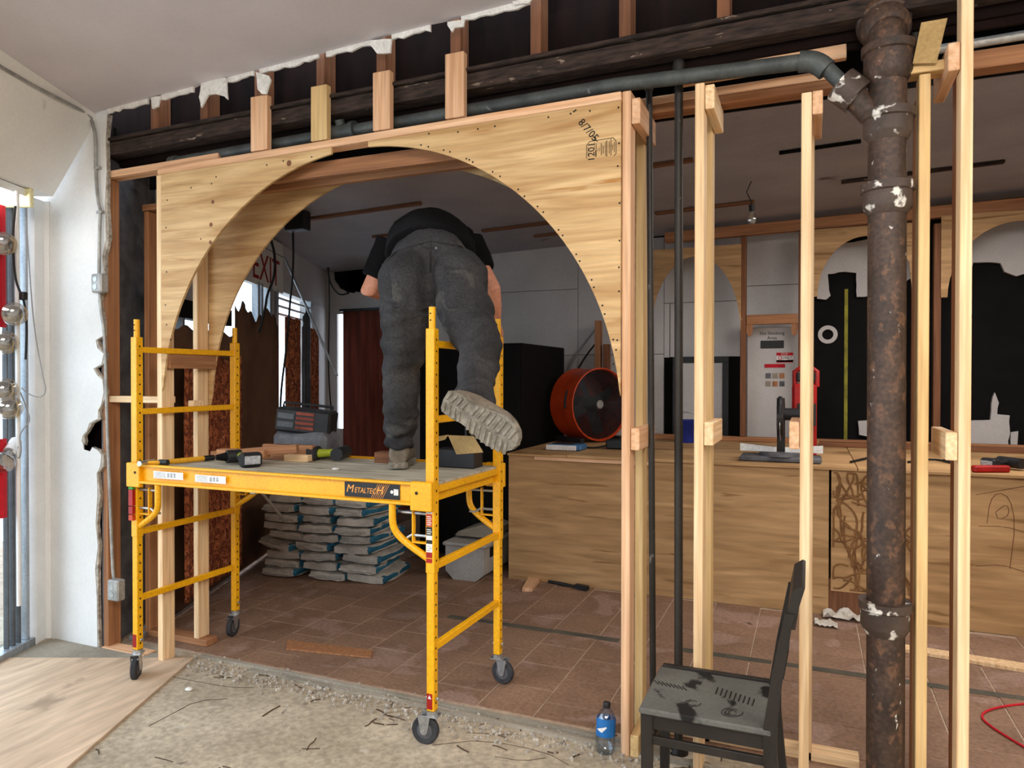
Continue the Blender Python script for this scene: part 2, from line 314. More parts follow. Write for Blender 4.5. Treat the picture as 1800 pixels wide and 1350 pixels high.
# broken threshold between concrete and tile: two wooden screed strips and loose rubble
for (y, x0, x1, h) in ((3.215, -3.3, -.55, .008), (3.165, -2.9, -.6, .006), (3.13, -1.7, 1.1, .007)):
    pts = [(x0, y-.012), (x1, y-.045), (x1, y-.02), (x0, y+.012)]
    G().prism(rough_poly(pts, .006, .09), -.002, h*2.2, 'z').build('threshold_strip', M['conc2'], fl)
g = G()
for i in range(800):
    x = random.uniform(-3.35, -.6); y = 3.12+random.gauss(0, .06)-.02*(x+3.3); r = random.uniform(.003, .014)
    t = bmesh.new(); bmesh.ops.create_icosphere(t, subdivisions=1, radius=r)
    for v in t.verts: v.co *= random.uniform(.6, 1.2)
    g.merge(t, Matrix.Translation((x, y, r*.35)))
for i in range(170):
    x = random.uniform(-3.2, 1.0); y = random.uniform(1.9, 3.1); r = random.uniform(.002, .005)
    t = bmesh.new(); bmesh.ops.create_icosphere(t, subdivisions=1, radius=r); g.merge(t, Matrix.Translation((x, y, r*.4)))
g.build('rubble', M['gyp'], fl, kind='stuff')
g = G()
for i in range(75):
    x = random.uniform(-3.1, .3); y = random.choice((random.uniform(2.0, 3.0), 3.1+random.gauss(0, .06))); a = random.uniform(-.5, .5)+random.choice((0, 0, 1.5)); l = random.uniform(.03, .13)
    pts = [(x+math.cos(a)*l*k/3+random.uniform(-.006, .006), y+math.sin(a)*l*k/3+random.uniform(-.006, .006), .003) for k in range(4)]
    g.tube(pts, random.uniform(.0015, .0032), 5)
g.build('splinters', M['debris'], fl, kind='stuff')
g = G()
for px in [[(270, 1184), (330, 1195), (400, 1208), (445, 1209)], [(262, 1276), (300, 1256), (345, 1232), (400, 1228)], [(760, 1310), (850, 1300), (960, 1322), (1000, 1345)], [(820, 1288), (900, 1292)], [(870, 1330), (920, 1338), (960, 1332)]]:
    g.tube([onZ(a, b, .001) for a, b in px], .0016, 4, sm=1)
g.build('floor_crack', M['debris'], fl)
# tiled back floor, every quarry tile a piece with a recessed joint
fl2 = thing('floor', None, None, (0, 3.3, 0), kind=S3); fl2['label'] = 'brown quarry tile floor of the back room'
G().box((-7.5, 3.5), (3.24, 8.2), (-.12, -.004), bev=0).build('grout_bed', M['grout'], fl2)
proto = None; TS = .307; nt = 0
for i in range(-13, 9):
    for j in range(0, 15):
        x0 = -.933+TS*i; off = (TS*.45 if i % 2 else 0); y0 = 3.27+TS*j-off
        xm, ym = x0+TS/2, y0+TS/2
        if ym > 5.55 and xm > -2.3: continue
        if xm < -2.5 and xm < -1.28*ym+.2: continue
        if ym > 7.6 or (ym > 5.0 and -4.2 < xm < -3.35): continue
        if nt >= 292: continue
        nt += 1
        if j == 0 and off:
            G().box((x0+.004, x0+TS-.004), (3.27, y0+TS-.004), (-.01, 0), bev=.002).build('tile', M['tile'], fl2); continue
        if proto is None:
            proto = G().box((x0+.004, x0+TS-.004), (y0+.004, y0+TS-.004), (-.01, 0), bev=.002).build('tile', M['tile'], fl2)
            pm = WM[fl2.name].inverted() @ WM[proto.name]; px0, py0 = x0, y0
        else:
            o = proto.copy(); COL.objects.link(o); m2 = pm.copy(); m2.translation += Vector((x0-px0, y0-py0, random.uniform(-.0015, .0015))); o.matrix_local = m2
for (xa, xb) in ((-2.3, -1.62), (-1.615, -1.1), (-.72, -.2), (-.19, .3), (.31, 1.3)):
    G().box((xa, xb), (4.39, 4.45), (-.002, .003), bev=.001).build('tile_strip', M['stripe'], fl2)

def tilt(g, k):
    for v in g.b.verts: v.co.z += k*v.co.x
    return g
# ceilings
g = G(); g.prism([(-4.7, -4.5), (4.6, -4.5), (4.6, 3.05)]+[(x, 3.06+random.uniform(-.012, .012)) for x in [4.5-.06*i for i in range(146)]]+[(-4.3, 3.08), (-4.7, 3.08)], 3.412, 3.45, 'z')
tilt(g, .044).build('ceiling', M['ceil'], kind=S3, label='plain painted ceiling of the front room')
c2 = thing('ceiling', 'damaged grey ceiling of the back room with furring strips', None, (-1, 5.5, 3.2), kind=S3)
g = G().box((-6.6, 2.9), (3.45, 7.75), (3.19, 3.25), bev=0); tilt(g, .035).build('ceiling_board', M['ceil2'], c2)
for (xa, xb, y, wd, m) in ((-4.2, -2.95, 5.15, .05, 'old'), (-4.0, -3.3, 6.05, .05, 'old'), (-2.95, -1.9, 6.35, .06, 'old'), (-2.6, -1.6, 6.85, .05, 'old'), (-1.35, -.75, 5.05, .06, 'old'), (-1.3, -.45, 6.5, .06, 'old'), (.22, 1.3, 6.2, .05, 'rough'), (-.2, .3, 5.2, .02, 'blkp')):
    za = 3.165+.035*xa; barx('furring_strip', (xa, xb), (y, y+wd), (za, za+.022), M[m], c2, dz=.035*(xb-xa))
# partition drywall at the left, with its broken edge
edge = [(188, 202), (185, 250), (187, 300), (184, 360), (186, 420), (179, 450), (182, 475), (177, 500), (172, 530), (178, 560), (181, 590), (168, 598), (171, 612), (182, 622), (178, 640), (164, 648), (171, 660), (180, 668), (182, 690), (178, 710), (172, 722), (172, 736), (157, 744), (152, 758), (145, 766), (143, 775), (146, 782), (147, 790), (158, 794), (162, 786), (172, 792), (178, 800), (176, 820), (170, 832), (171, 870), (168, 920), (172, 960), (167, 1000), (170, 1050), (171, 1130)]
ed = [onY(a, b, 3.077) for a, b in edge]
ed = [(q.x, max(q.z, 0)) for q in ed]; ed[-1] = (ed[-1][0], 0)
wl = thing('wall_middle', 'white drywall end of the partition with a broken torn edge', None, (-4.2, 3.08, 0), kind=S3)
G().prism([(-4.62, 0), (-4.62, 3.3), (-4.0, 3.3), (-3.9, 3.26)]+ed, 3.077, 3.092, 'y').build('drywall', M['white'], wl)
inner = [(x+random.uniform(.004, .03), z+random.uniform(-.004, .004)) for x, z in ed]
G().prism(ed+inner[::-1], 3.080, 3.10, 'y').build('broken_plaster_edge', M['gyp'], wl)
G().box((-4.6, -4.0), (3.2, 3.22), (0, 3.2), bev=0).build('cavity_shade_sheet', M['darkb'], wl)  # dark sheet put in so the broken hole reads as a shaded cavity
# sloped bulkhead over the storefront and the storefront itself
def vp(xc, t, z): q = V(xc, t, z); return (q.x, q.y, q.z)
FV = Matrix(((_c, -_s, 0, 0), (_s, _c, 0, 0), (0, 0, 1, 0), (0, 0, 0, 1)))     # frame turned with the storefront: x across, y along
def vbox(g, xc, t, z, bev=.002): g.box(xc, t, z, mw=FV, bev=bev); return g
t = G(); t.prism([(-2.50, 3.26), (-2.797, 2.75), (-3.12, 2.75), (-3.12, 3.42), (-2.50, 3.42)], -3.6, 4.40, 'y', mw=FV); t.build('trim_1', M['white'], kind=S3, label='sloped white bulkhead over the storefront window')
wn = thing('window_1', 'storefront window of the front room with aluminium bars', None, V(-2.97, 4.2, 0), kind=S3)
vbox(G(), (-2.975, -2.969), (-3.4, 4.42), (.05, 2.75), 0).build('pane', M['glass'], wn)
for ta, tb, m, dx in ((4.225, 4.235, 'dkfr', .0), (4.272, 4.290, 'dkfr', .0), (4.322, 4.338, 'dkfr', .0), (4.378, 4.40, 'alu', .01), (2.8, 2.86, 'alu', .05), (1.4, 1.46, 'alu', .05), (0, .06, 'alu', .05), (-1.4, -1.34, 'alu', .05)):
    vbox(G(), (-2.99, -2.96+dx), (ta, tb), (.05, 2.75)).build('window_bar', M[m], wn)
vbox(G(), (-3.02, -2.93), (-3.4, 4.42), (0, .05)).build('sill', M['alu'], wn)
vbox(G(), (-3.05, -2.93), (4.43, 4.52), (0, 2.75)).build('jamb', M['wtrim'], wn)
vbox(G(), (-3.05, -2.90), (4.52, 4.70), (0, 2.75)).build('jamb', M['white'], wn)
# back room storefront (xc = -2.345), covered windows, piers
w2 = thing('window_2', 'storefront window of the back room behind brown paper', None, V(-2.345, 5.8, 0), kind=S3)
XB = -2.36
vbox(G(), (XB-.01, XB-.004), (4.7, 7.02), (.2, 2.53), 0).build('pane', M['glass'], w2)
for ta, tb in ((5.1, 5.14), (6.62, 6.67), (6.72, 6.76), (6.95, 7.02)): vbox(G(), (XB-.03, XB+.03), (ta, tb), (.2, 2.53)).build('window_bar', M['alu'], w2)
vbox(G(), (XB-.04, XB+.04), (4.5, 7.02), (.0, .03)).build('sill', M['alu'], w2)
vbox(G(), (XB-.04, XB+.05), (4.7, 5.95), (2.07, 2.2)).build('dark_rail', M['blkp'], w2)
w3 = thing('window_3', 'bright narrow storefront window at the far left corner', None, V(-2.345, 8, 0), kind=S3)
vbox(G(), (XB-.01, XB-.004), (7.2, 8.42), (.5, 2.53), 0).build('pane', M['glass'], w3)
for ta in (7.16, 8.36): vbox(G(), (XB-.03, XB+.03), (ta, ta+.05), (.3, 2.53)).build('window_bar', M['alu'], w3)
for z in (2.28, 2.36, 2.44): vbox(G(), (XB-.02, XB+.012), (7.2, 8.4), (z, z+.022)).build('window_bar', M['wtrim'], w3)
wb = thing('wall_left', 'grey wall around the back room storefront', None, V(-2.345, 6.5, 0), kind=S3)
g = vbox(G(), (XB-.12, XB), (4.98, 9.4), (2.53, 3.12), 0); vbox(g, (XB-.12, XB), (4.98, 5.95), (2.2, 2.56), 0); g.build('plaster_head', M['gwall'], wb)
vbox(G(), (XB-.14, XB-.10), (4.39, 4.98), (0, 3.1), 0).build('pier', M['hub'], wb)  # darker grey than the other piers, standing in for its lack of light
vbox(G(), (XB-.12, XB), (7.02, 7.16), (0, 2.54), 0).build('pier', M['gwall'], wb)
vbox(G(), (XB-.12, XB), (8.42, 9.3), (0, 2.54), 0).build('pier', M['gwall'], wb)
# other walls of the two rooms
g = G(); g.box((-3.5, 4.6), (-4.4, -4.3), (0, 3.6), bev=0); g.build('wall_front', M['white'], kind=S3, label='white wall behind the viewer')
G().box((4.5, 4.6), (-4.4, 3.3), (0, 3.7), bev=0).build('wall_right', M['white'], kind=S3, label='white right wall of the front room')
G().box((2.8, 2.9), (3.3, 7.7), (0, 3.4), bev=0).build('wall_right', M['gwall'], kind=S3, label='grey right wall of the back room')
G().box((1.62, 4.6), (3.15, 3.30), (0, 3.7), bev=0).build('wall_middle', M['white'], kind=S3, label='white partition wall beyond the right end of the studs')
# ---- far wall of the back room
YB = 7.6
wk = thing('wall_back', 'grey patched back wall of the far room', None, (-1.5, YB, 0), kind=S3)
G().box((-3.45, 2.9), (YB+.03, YB+.12), (0, 3.4), bev=0).build('base_board', M['blkp'], wk)
def holed(name, outer, hole, y0, y1, m, parent, **k):
    cu = bpy.data.curves.new('tmp', 'CURVE'); cu.dimensions = '2D'; cu.fill_mode = 'BOTH'; cu.extrude = (y1-y0)/2
    for poly in [outer]+hole:
        s = cu.splines.new('POLY'); s.points.add(len(poly)-1); s.use_cyclic_u = True
        for i, (a, b) in enumerate(poly): s.points[i].co = (a, b, 0, 1)
    o = bpy.data.objects.new('tmp', cu); me = bpy.data.meshes.new_from_object(o); bpy.data.objects.remove(o)
    cx = sum(a for a, b in outer)/len(outer); cz = min(b for a, b in outer)
    me.transform(Matrix(((1, 0, 0, -cx), (0, 0, -1, 0), (0, 1, 0, -cz), (0, 0, 0, 1)))); me.materials.append(m)
    o = bpy.data.objects.new(name, me); link(o, Matrix.Translation((cx, (y0+y1)/2, cz)), parent); return tag(o, **k)
hp = [onY(a, b, YB) for a, b in [(583, 468), (600, 462), (625, 464), (650, 466), (660, 480), (656, 505), (640, 513), (615, 514), (596, 507), (585, 490)]]
holed('plaster_panel', [(-5.75, 0), (-3.42, 0), (-3.42, 3.1), (-5.75, 3.05)], [rough_poly([(q.x, q.z) for q in hp], .012, .05), [(-5.54, 1.0), (-5.44, 1.0), (-5.44, 2.45), (-5.54, 2.45)]], YB, YB+.04, M['gwall'], wk)
G().box((-5.8, -3.4), (YB+.06, YB+.08), (2.52, 3.3), bev=0).build('cavity_shade_sheet', M['blkp'], wk)  # black sheets standing in for the shade behind the wall hole
G().box((-5.42, -3.4), (YB+.06, YB+.08), (0, 3.2), bev=0).build('cavity_shade_sheet', M['blkp'], wk)
for xa, xb, za, zb in ((-3.42, -2.36, 1.9, 2.62), (-3.42, -2.36, 2.625, 3.12), (-3.42, -2.36, 0, 1.895), (-2.355, -1.42, 1.9, 3.12), (-2.355, -1.42, 0, 1.895), (-1.415, -.62, 2.43, 3.16), (-1.415, -1.36, 1.86, 2.425), (-1.352, -.62, 1.865, 2.425), (-.60, -.02, 2.57, 3.18), (-.60, -.02, 2.14, 2.565), (-.60, -.02, 1.0, 2.135)):
    G().box((xa, xb), (YB-.003, YB+.03), (za, zb), bev=.002).build('wall_panel', M['gwall'], wk)
def onB(lst, y=YB): return [((q := onY(a, b, y)).x, q.z) for a, b in lst]
torn = [[(1436, 440), (1530, 420), (1620, 400), (1625, 480), (1530, 520), (1506, 522), (1505, 480), (1485, 478), (1455, 482), (1460, 520), (1452, 527), (1436, 525)],
        [(1655, 420), (1720, 395), (1800, 380), (1812, 480), (1786, 486), (1765, 478), (1758, 463), (1710, 462), (1708, 470), (1690, 478), (1672, 481), (1656, 485)],
        [(1508, 740), (1570, 735), (1590, 765), (1530, 768), (1510, 764)], [(1690, 740), (1740, 738), (1742, 710), (1748, 690), (1755, 708), (1752, 728), (1774, 730), (1772, 785), (1692, 785)], [(1776, 760), (1789, 758), (1787, 786), (1776, 786)]]
for tp in torn: G().prism(rough_poly(onB(tp), .008, .05), YB-.02, YB+.02, 'y').build('torn_drywall', M['gwall'], wk)
# ---- upper wall above the arch: ragged plaster strip, old studs, dark boards, rough beam
ob = thing('old_beam', 'rough dark old timber beam running above the arch and pipes', 'beam', (-1.2, 3.15, 2.98))
lum('beam', (-3.97, 3.15, 3.025), (1.62, 3.15, 3.10), .10, .075, M['rough'], ob, xd=(0, 1, 0))
lum('ledge_strip', (-3.97, 3.165, 3.078), (1.62, 3.165, 3.153), .16, .018, M['rough'], ob, xd=(0, 1, 0))
lum('lower_lip', (-3.97, 3.24, 2.975), (1.62, 3.24, 3.05), .05, .05, M['darkb'], ob, xd=(0, 1, 0))
ub = thing('wall_upper', 'dark stained boards and old studs above the beam', None, (-1.2, 3.26, 3.07), kind=S3)
pxs = [(275, 55), (362, 60), (458, 62), (567, 62), (673, 62), (803, 62), (944, 66), (1100, 70), (1272, 70), (1440, 70), (1585, 70)]
xs = []
for a, _ in pxs: xs.append(onY(a, 100, 3.13).x)
for i, x in enumerate(xs):
    zb = 3.075+.0134*(x+3.97)
    stud('old_stud', (x-.026, x+.026), (3.11, 3.21), (zb, 3.95), M['old'], ub)
allx = [-4.6]+xs+[1.62]
for a, b in zip(allx, allx[1:]):
    G().box((a, b), (3.235, 3.255), (2.98, 3.95), bev=.003).build('dark_board', M['darkb'], ub)
G().box((-3.98, 1.62), (3.448, 3.46), (2.87, 3.2), bev=0).build('dark_board', M['blkp'], ub)  # black sheet standing in for the dark void below the beam
G().box((-3.98, 1.62), (3.0, 3.5), (3.95, 3.98), bev=0).build('dark_board', M['darkb'], ub)
# white remnants of ceiling plaster along the cut
tr = thing('trim_2', 'ragged white strip of torn plaster along the cut ceiling edge', None, (-2.5, 3.06, 3.25), kind=S3)
segs = [(190, 262), (285, 342), (357, 400), (402, 448), (458, 562), (575, 655), (690, 758), (812, 932)]
for a, b in segs:
    xa, xb = onY(a, 100, 3.062).x, onY(b, 100, 3.062).x; n = max(2, int((xb-xa)/.03)); top, bot = [], []
    for k in range(n+1):
        x = xa+(xb-xa)*k/n; zc = 3.412+.044*x; top.append((x, zc+.004)); bot.append((x, zc-random.uniform(.016, .032)))
    G().prism(top+bot[::-1], 3.052, 3.064, 'y').build('torn_plaster', M['paper'], tr)
for fp in ([(357, 140), (400, 138), (402, 176), (396, 170), (380, 166), (368, 168), (356, 190), (352, 172)], [(452, 128), (474, 134), (478, 142), (470, 166), (462, 166), (455, 158)], [(655, 72), (690, 70), (688, 94), (664, 95), (652, 80)], [(788, 40), (818, 36), (816, 48), (800, 50), (796, 58), (788, 46)], [(268, 172), (284, 170), (280, 188), (270, 192)], [(930, 8), (940, -6), (900, 2), (905, 10)]):
    G().prism(rough_poly([((q := onY(a, b, 3.05)).x, q.z) for a, b in fp], .003, .03), 3.04, 3.05, 'y').build('plaster_flap', M['paper'], tr)
# ================================================================ ARCH FRAME
AC, AZ, AR = -2.10, 1.46, 1.343
X1, X2 = -3.447, -.759
def ztop(x): return 2.811+.013*(x-X1)
def arc(xa, xb, n=40, r=AR):
    out = []
    for k in range(n+1):
        x = xa+(xb-xa)*k/n; out.append((x, AZ+math.sqrt(max(0, r*r-(x-AC)**2))))
    return out
def arca(a0, a1, n, r=AR): return [(AC+r*math.cos(a0+(a1-a0)*k/n), AZ+r*math.sin(a0+(a1-a0)*k/n)) for k in range(n+1)]
af = thing('arch_frame', 'timber arch frame faced with pale plywood, straddled by the yellow scaffold', 'arch frame', (AC, 3.1, 0))
aL = math.pi-math.asin((1.60-AZ)/AR); aS = math.acos((-2.268-AC)/AR)
P1 = G().prism([(X1, 1.57), (X1, ztop(X1)), (-2.266, ztop(-2.27))]+arca(aS, aL, 40), 3.063, 3.077, 'y').build('plywood_panel', M['ply'], af)
aS2 = math.acos((-2.045-AC)/AR); aR = math.asin((1.60-AZ)/AR)
P2 = G().prism([(X2, 1.57)]+arca(aR, aS2, 48)+[(-2.046, ztop(-2.045)), (X2, ztop(X2))], 3.063, 3.077, 'y').build('plywood_panel', M['ply'], af)
aL2 = math.pi-math.asin((1.55-AZ)/AR); aR2 = math.asin((1.55-AZ)/AR)
G().prism([(X1-.02, 1.45), (X1-.02, 2.83), (X2+.02, 2.85), (X2+.02, 1.45)]+arca(aR2, aL2, 90), 3.434, 3.447, 'y').build('back_plywood_panel', M['ply'], af)
barx('top_plate', (X1-.03, X2), (3.063, 3.152), (2.813, 2.851), M['firr'], af, dz=.013*2.7)
barx('back_top_plate', (X1-.03, X2), (3.345, 3.434), (2.80, 2.838), M['firr'], af, dz=.02)
stud('stud', (-3.485, -3.447), (3.063, 3.152), (0, 2.811), M['fir'], af)
stud('back_stud', (-3.505, -3.467), (3.345, 3.434), (.04, 2.80), M['fir'], af)
barx('header_plank', (-2.75, -1.35), (3.17, 3.208), (2.72, 2.80), M['redw'], af)
barx('header_plank', (-2.95, -1.2), (3.30, 3.338), (2.715, 2.80), M['redw'], af)
bary('tie_block', (-3.44, -3.402), (3.08, 3.43), (1.70, 1.79), M['redw'], af)
for pa, pb, yt, m in ((440, 469, 168, 'firr'), (546, 574, 150, 'firy'), (655, 685, 125, 'firr'), (782, 815, 92, 'firr')):
    xa, xb = onY(pa, 200, 3.06).x, onY(pb, 200, 3.06).x; zt = onY((pa+pb)/2, yt, 3.06).z
    stud('short_stud', (xa, xb), (3.06, 3.098), (ztop((xa+xb)/2)+.045, zt), M[m], af)
# screws along the panel edges
g = G()
def screw(px, py):
    q = onY(px, py, 3.063); g.cyl((q.x, 3.0615, q.z), (q.x, 3.064, q.z), .0042, n=8)
for px, py in [(294, 352), (292, 400), (293, 478), (291, 536), (293, 571), (300, 597), (469, 290), (498, 283), (548, 276), (740, 255), (753, 258), (780, 264), (791, 267), (754, 235), (805, 232), (840, 227), (870, 222), (820, 279), (825, 281), (831, 285), (866, 302), (879, 310), (1003, 200), (1009, 196), (1012, 194), (1037, 195), (964, 206), (1087, 189), (1088, 252), (1086, 292), (1089, 357), (1089, 423), (1088, 470), (1088, 512), (1085, 598), (1078, 597), (1083, 615), (1059, 537), (1063, 552), (1040, 492), (1044, 505), (1013, 447), (1019, 459), (982, 404), (989, 414), (945, 363), (955, 373), (911, 333), (922, 345), (1078, 640), (336, 330), (372, 323), (380, 311)]: screw(px, py)
g.build('screws', M['ink'], af, kind='stuff')
g = G()
for px, py, r in ((374, 355, .011), (371, 395, .012), (370, 426, .011), (508, 287, .016), (353, 420, .005)):
    q = onY(px, py, 3.063); g.cyl((q.x, 3.0622, q.z), (q.x, 3.0640, q.z), r, n=12)
g.build('panel_knots', M['old'], af, kind='stuff')
# stamp and marker note on the right panel
st = G(); YP = 3.0625
def inkline(a, b, r=.0016): 
    q0, q1 = onY(*a, YP), onY(*b, YP); st.tube([q0, q1], r, 4)
for a, b in (((1031, 279), (1031, 256)), ((1031, 256), (1036, 249)), ((1036, 249), (1078, 242)), ((1078, 242), (1083, 248)), ((1083, 248), (1083, 270)), ((1083, 270), (1079, 274)), ((1047, 264), (1047, 276))): inkline(a, b, .0014)
for x, ya, yb, r in ((1033.5, 258, 274, .001), (1045, 250, 262, .001), (1048, 252, 275, .0014), (1051, 261, 266, .001), (1054, 260, 266, .001), (1057, 252, 273, .0016), (1060.5, 256, 270, .0014), (1064, 250, 274, .0012), (1066.5, 247, 275, .0018), (1071, 249, 270, .0014), (1074, 244, 273, .0016), (1077, 254, 264, .0012), (1080, 249, 268, .0012)): inkline((x, ya), (x, yb), r)
inkline((1042, 239), (1050, 249), .0018)
st.build('grade_stamp', M['ink'], af, label='black printed grade stamp')
q = onY(1040, 267, YP); text('stamp_number', '1201', .042, frame((q.x, YP-.0005, q.z), (0, 0, 1), (-1, 0, 0)), M['ink'], af, label='black stamped number')
q = onY(1034, 229, YP); text('marker_note', '8/7/05', .047, frame((q.x, YP-.0005, q.z), (.62, 0, -.78), (.78, 0, .62)), M['ink'], af, label='handwritten marker note')
# timber to the left of the arch
lf = thing('left_framing', 'reddish old stud framing between the white wall and the arch', 'framing', (-3.72, 3.2, 0))
stud('stud', (-3.975, -3.935), (3.10, 3.189), (0, 2.85), M['redw'], lf)
barx('top_plate', (-3.97, -3.06), (3.10, 3.189), (2.853, 2.893), M['firr'], lf, dz=.01)
stud('back_stud', (-3.915, -3.875), (3.345, 3.434), (.04, 2.70), M['redw'], lf)
barx('header_plank', (-3.93, -3.49), (3.345, 3.434), (2.705, 2.745), M['redw'], lf)
barx('mid_block', (-3.935, -3.487), (3.11, 3.199), (1.497, 1.535), M['fir'], lf)
barx('mid_block', (-3.445, -3.40), (3.25, 3.33), (1.47, 1.51), M['fir'], lf)
barx('bottom_plate', (-3.93, -3.40), (3.345, 3.434), (0, .04), M['redw'], lf)
barx('bottom_plate', (-3.97, -3.62), (3.08, 3.17), (0, .012), M['firr'], lf)
# ================================================================ STUD POSTS on the right
def post(label, x, zt, front, rear, blocks, yf=3.077, xr=0, rearz=None):
    r = thing('stud_post', label, 'stud', (x+.019, yf+.05, 0), 'double stud posts right of the arch')
    stud('stud', (x, x+.038), (yf, yf+.089), (0, zt), M[front], r)
    if rear: stud('back_stud', (x+xr, x+xr+.038), (yf+.268, yf+.357), (0.0, rearz or zt), M[rear], r)
    for side, z0, z1, m in blocks:
        bx = x+.040 if side > 0 else x-.040
        bary('block', (bx, bx+.038), (yf+.004, yf+.34), (z0, z1), M[m], r)
    return r
post('double stud at the right jamb of the plywood arch', -.757, 2.889, 'firr', 'firy', [(1, 1.335, 1.43, 'firr'), (1, 2.745, 2.855, 'firr'), (1, 0, .095, 'firy')])
post('double stud just behind the black chair, right of the thin riser pipes', -.448, 2.875, 'fir', 'firy', [(1, 1.367, 1.464, 'fir'), (1, 2.765, 2.865, 'fir')])
post('stud standing left of the rusty iron stack with a block on its left side', -.036, 2.775, 'fir', 'fir', [(-1, 1.365, 1.475, 'firr'), (1, 2.686, 2.778, 'firr')], xr=.012)
p4 = post('yellowish stud just right of the rusty iron stack', .372, 2.783, 'firy', 'redw', [], xr=.02)
barx('cap_block', (.33, .47), (3.077, 3.166), (2.79, 2.828), M['firy'], p4)
p5 = post('pale knotty stud at the far right reaching up past the beam', .492, 3.5, 'fir', 'redw', [(-1, 1.353, 1.454, 'fir'), (-1, 2.75, 2.85, 'firr')], yf=2.99, xr=.03, rearz=2.85)
hd = thing('door_header', 'pinkish doubled header planks behind the grey drain pipe', 'header', (-.25, 3.3, 2.87))
barx('plank', (-.86, .125), (3.345, 3.434), (2.872, 2.910), M['redw'], hd, dz=.004)
barx('plank', (-.86, .10), (3.345, 3.434), (2.912, 2.95), M['firr'], hd, dz=.004)
barx('plank', (-.53, .131), (3.23, 3.268), (2.94, 3.035), M['firr'], hd, dz=.01)
barx('plank', (-1.27, -.77), (3.20, 3.238), (2.93, 2.965), M['firr'], hd, dz=.006)
h2 = thing('door_header', 'reddish header plank at the upper right corner', 'header', (1.05, 3.39, 2.87))
barx('plank', (.56, 1.6), (3.345, 3.434), (2.872, 2.945), M['redw'], h2)
barx('bottom_plate', (-.70, .20), (3.345, 3.434), (0, .038), M['fir'], hd)
G().box((.5, 1.62), (3.50, 3.52), (2.95, 3.6), bev=0).build('wall_upper', M['kraft'], kind=S3, label='brown board above the header at the upper right')
G().tube([(.47, 3.33, 2.965), (1.61, 3.33, 2.985)], .018, 10).build('conduit_pipe', M['cond'], smooth=True, label='pale conduit pipe lying over the reddish header at upper right', cat='pipe')
sp = [onY(a, b, 3.062) for a, b in ((1604, 113), (1646, 112), (1665, 33), (1619, 41))]
G().prism([(q.x, q.z) for q in sp], 3.055, 3.061, 'y').build('plywood_scrap', M['card'], label='thin tan scrap board leaning beside the top of the iron stack', cat='board')
# ================================================================ PIPES
sk = thing('soil_stack', 'rusty cast iron soil stack with collars and a wye branch', 'pipe', (.268, 3.1, 0))
SX, SY = .268, 3.1
G().cyl((SX+.006, SY, 0), (SX, SY, 2.86), .067, n=32).build('pipe_barrel', M['iron'], sk, smooth=True)
def hubp(z0, z1, name='hub', m='ironw'):
    prof = [(.068, z0-.035), (.083, z0-.01), (.086, z0), (.086, z1-.035), (.094, z1-.03), (.094, z1), (.07, z1)]
    G().lathe(prof, 32, mw=Matrix.Translation((SX+.002, SY, 0))).build(name, M[m], sk, smooth=True, origin=Vector((SX, SY, z0)))
hubp(2.81, 2.915, m='iron'); hubp(2.585, 2.665); hubp(2.305, 2.39); hubp(.70, .795)
G().tube([(SX, SY, 2.88), (SX-.004, SY, 2.95), (SX-.01, SY+.03, 3.01), (SX-.02, SY+.09, 3.05), (SX-.02, SY+.16, 3.06)], .067, 24, sm=1).build('elbow', M['iron'], sk, smooth=True)
G().lathe([(.07, -.03), (.088, -.01), (.090, .045), (.098, .05), (.098, .075), (.07, .075)], 28, mw=Matrix.Translation((SX-.004, SY+.02, 2.985)) @ Vector((-.10, .62, .78)).to_track_quat('Z', 'Y').to_matrix().to_4x4()).build('hub', M['iron'], sk, smooth=True)
G().cyl((SX-.03, SY, 2.63), (.135, SY, 2.765), .046, n=24).build('branch', M['iron'], sk, smooth=True)
G().cyl((.168, SY, 2.735), (.105, SY, 2.795), .068, n=24).build('branch_hub', M['ironw'], sk, smooth=True)
dp = thing('drain_pipe', 'grey horizontal drain pipe with a coupling running over the arch to the iron stack', 'pipe', (-1.7, 3.13, 2.87))
G().tube([(-3.42, 3.14, 2.90), (-2.2, 3.14, 2.925), (-.8, 3.125, 2.94), (-.02, 3.1, 2.905)], .031, 16).build('pipe_run', M['steel'], dp, smooth=True)
G().tube([(.012, 3.1, 2.897), (.06, 3.1, 2.86), (.125, 3.1, 2.78)], .029, 16).build('pipe_leg', M['steel'], dp, smooth=True)
G().tube([(-.045, 3.1, 2.908), (0, 3.1, 2.902), (.03, 3.1, 2.884), (.055, 3.1, 2.858)], .041, 16, sm=1).build('elbow', M['steel'], dp, smooth=True)
g = G().cyl((-2.33, 3.14, 2.922), (-2.18, 3.14, 2.925), .041, n=18); g.cyl((-2.34, 3.14, 2.922), (-2.31, 3.14, 2.923), .048, n=18); g.cyl((-2.2, 3.14, 2.924), (-2.17, 3.14, 2.925), .048, n=18); g.cyl((-2.26, 3.14, 2.94), (-2.26, 3.12, 2.985), .025, n=14)
g.build('coupling', M['steel'], dp, smooth=True)
G().cyl((-3.45, 3.14, 2.899), (-3.40, 3.14, 2.90), .038, n=18).build('end_cap', M['steel'], dp, smooth=True)
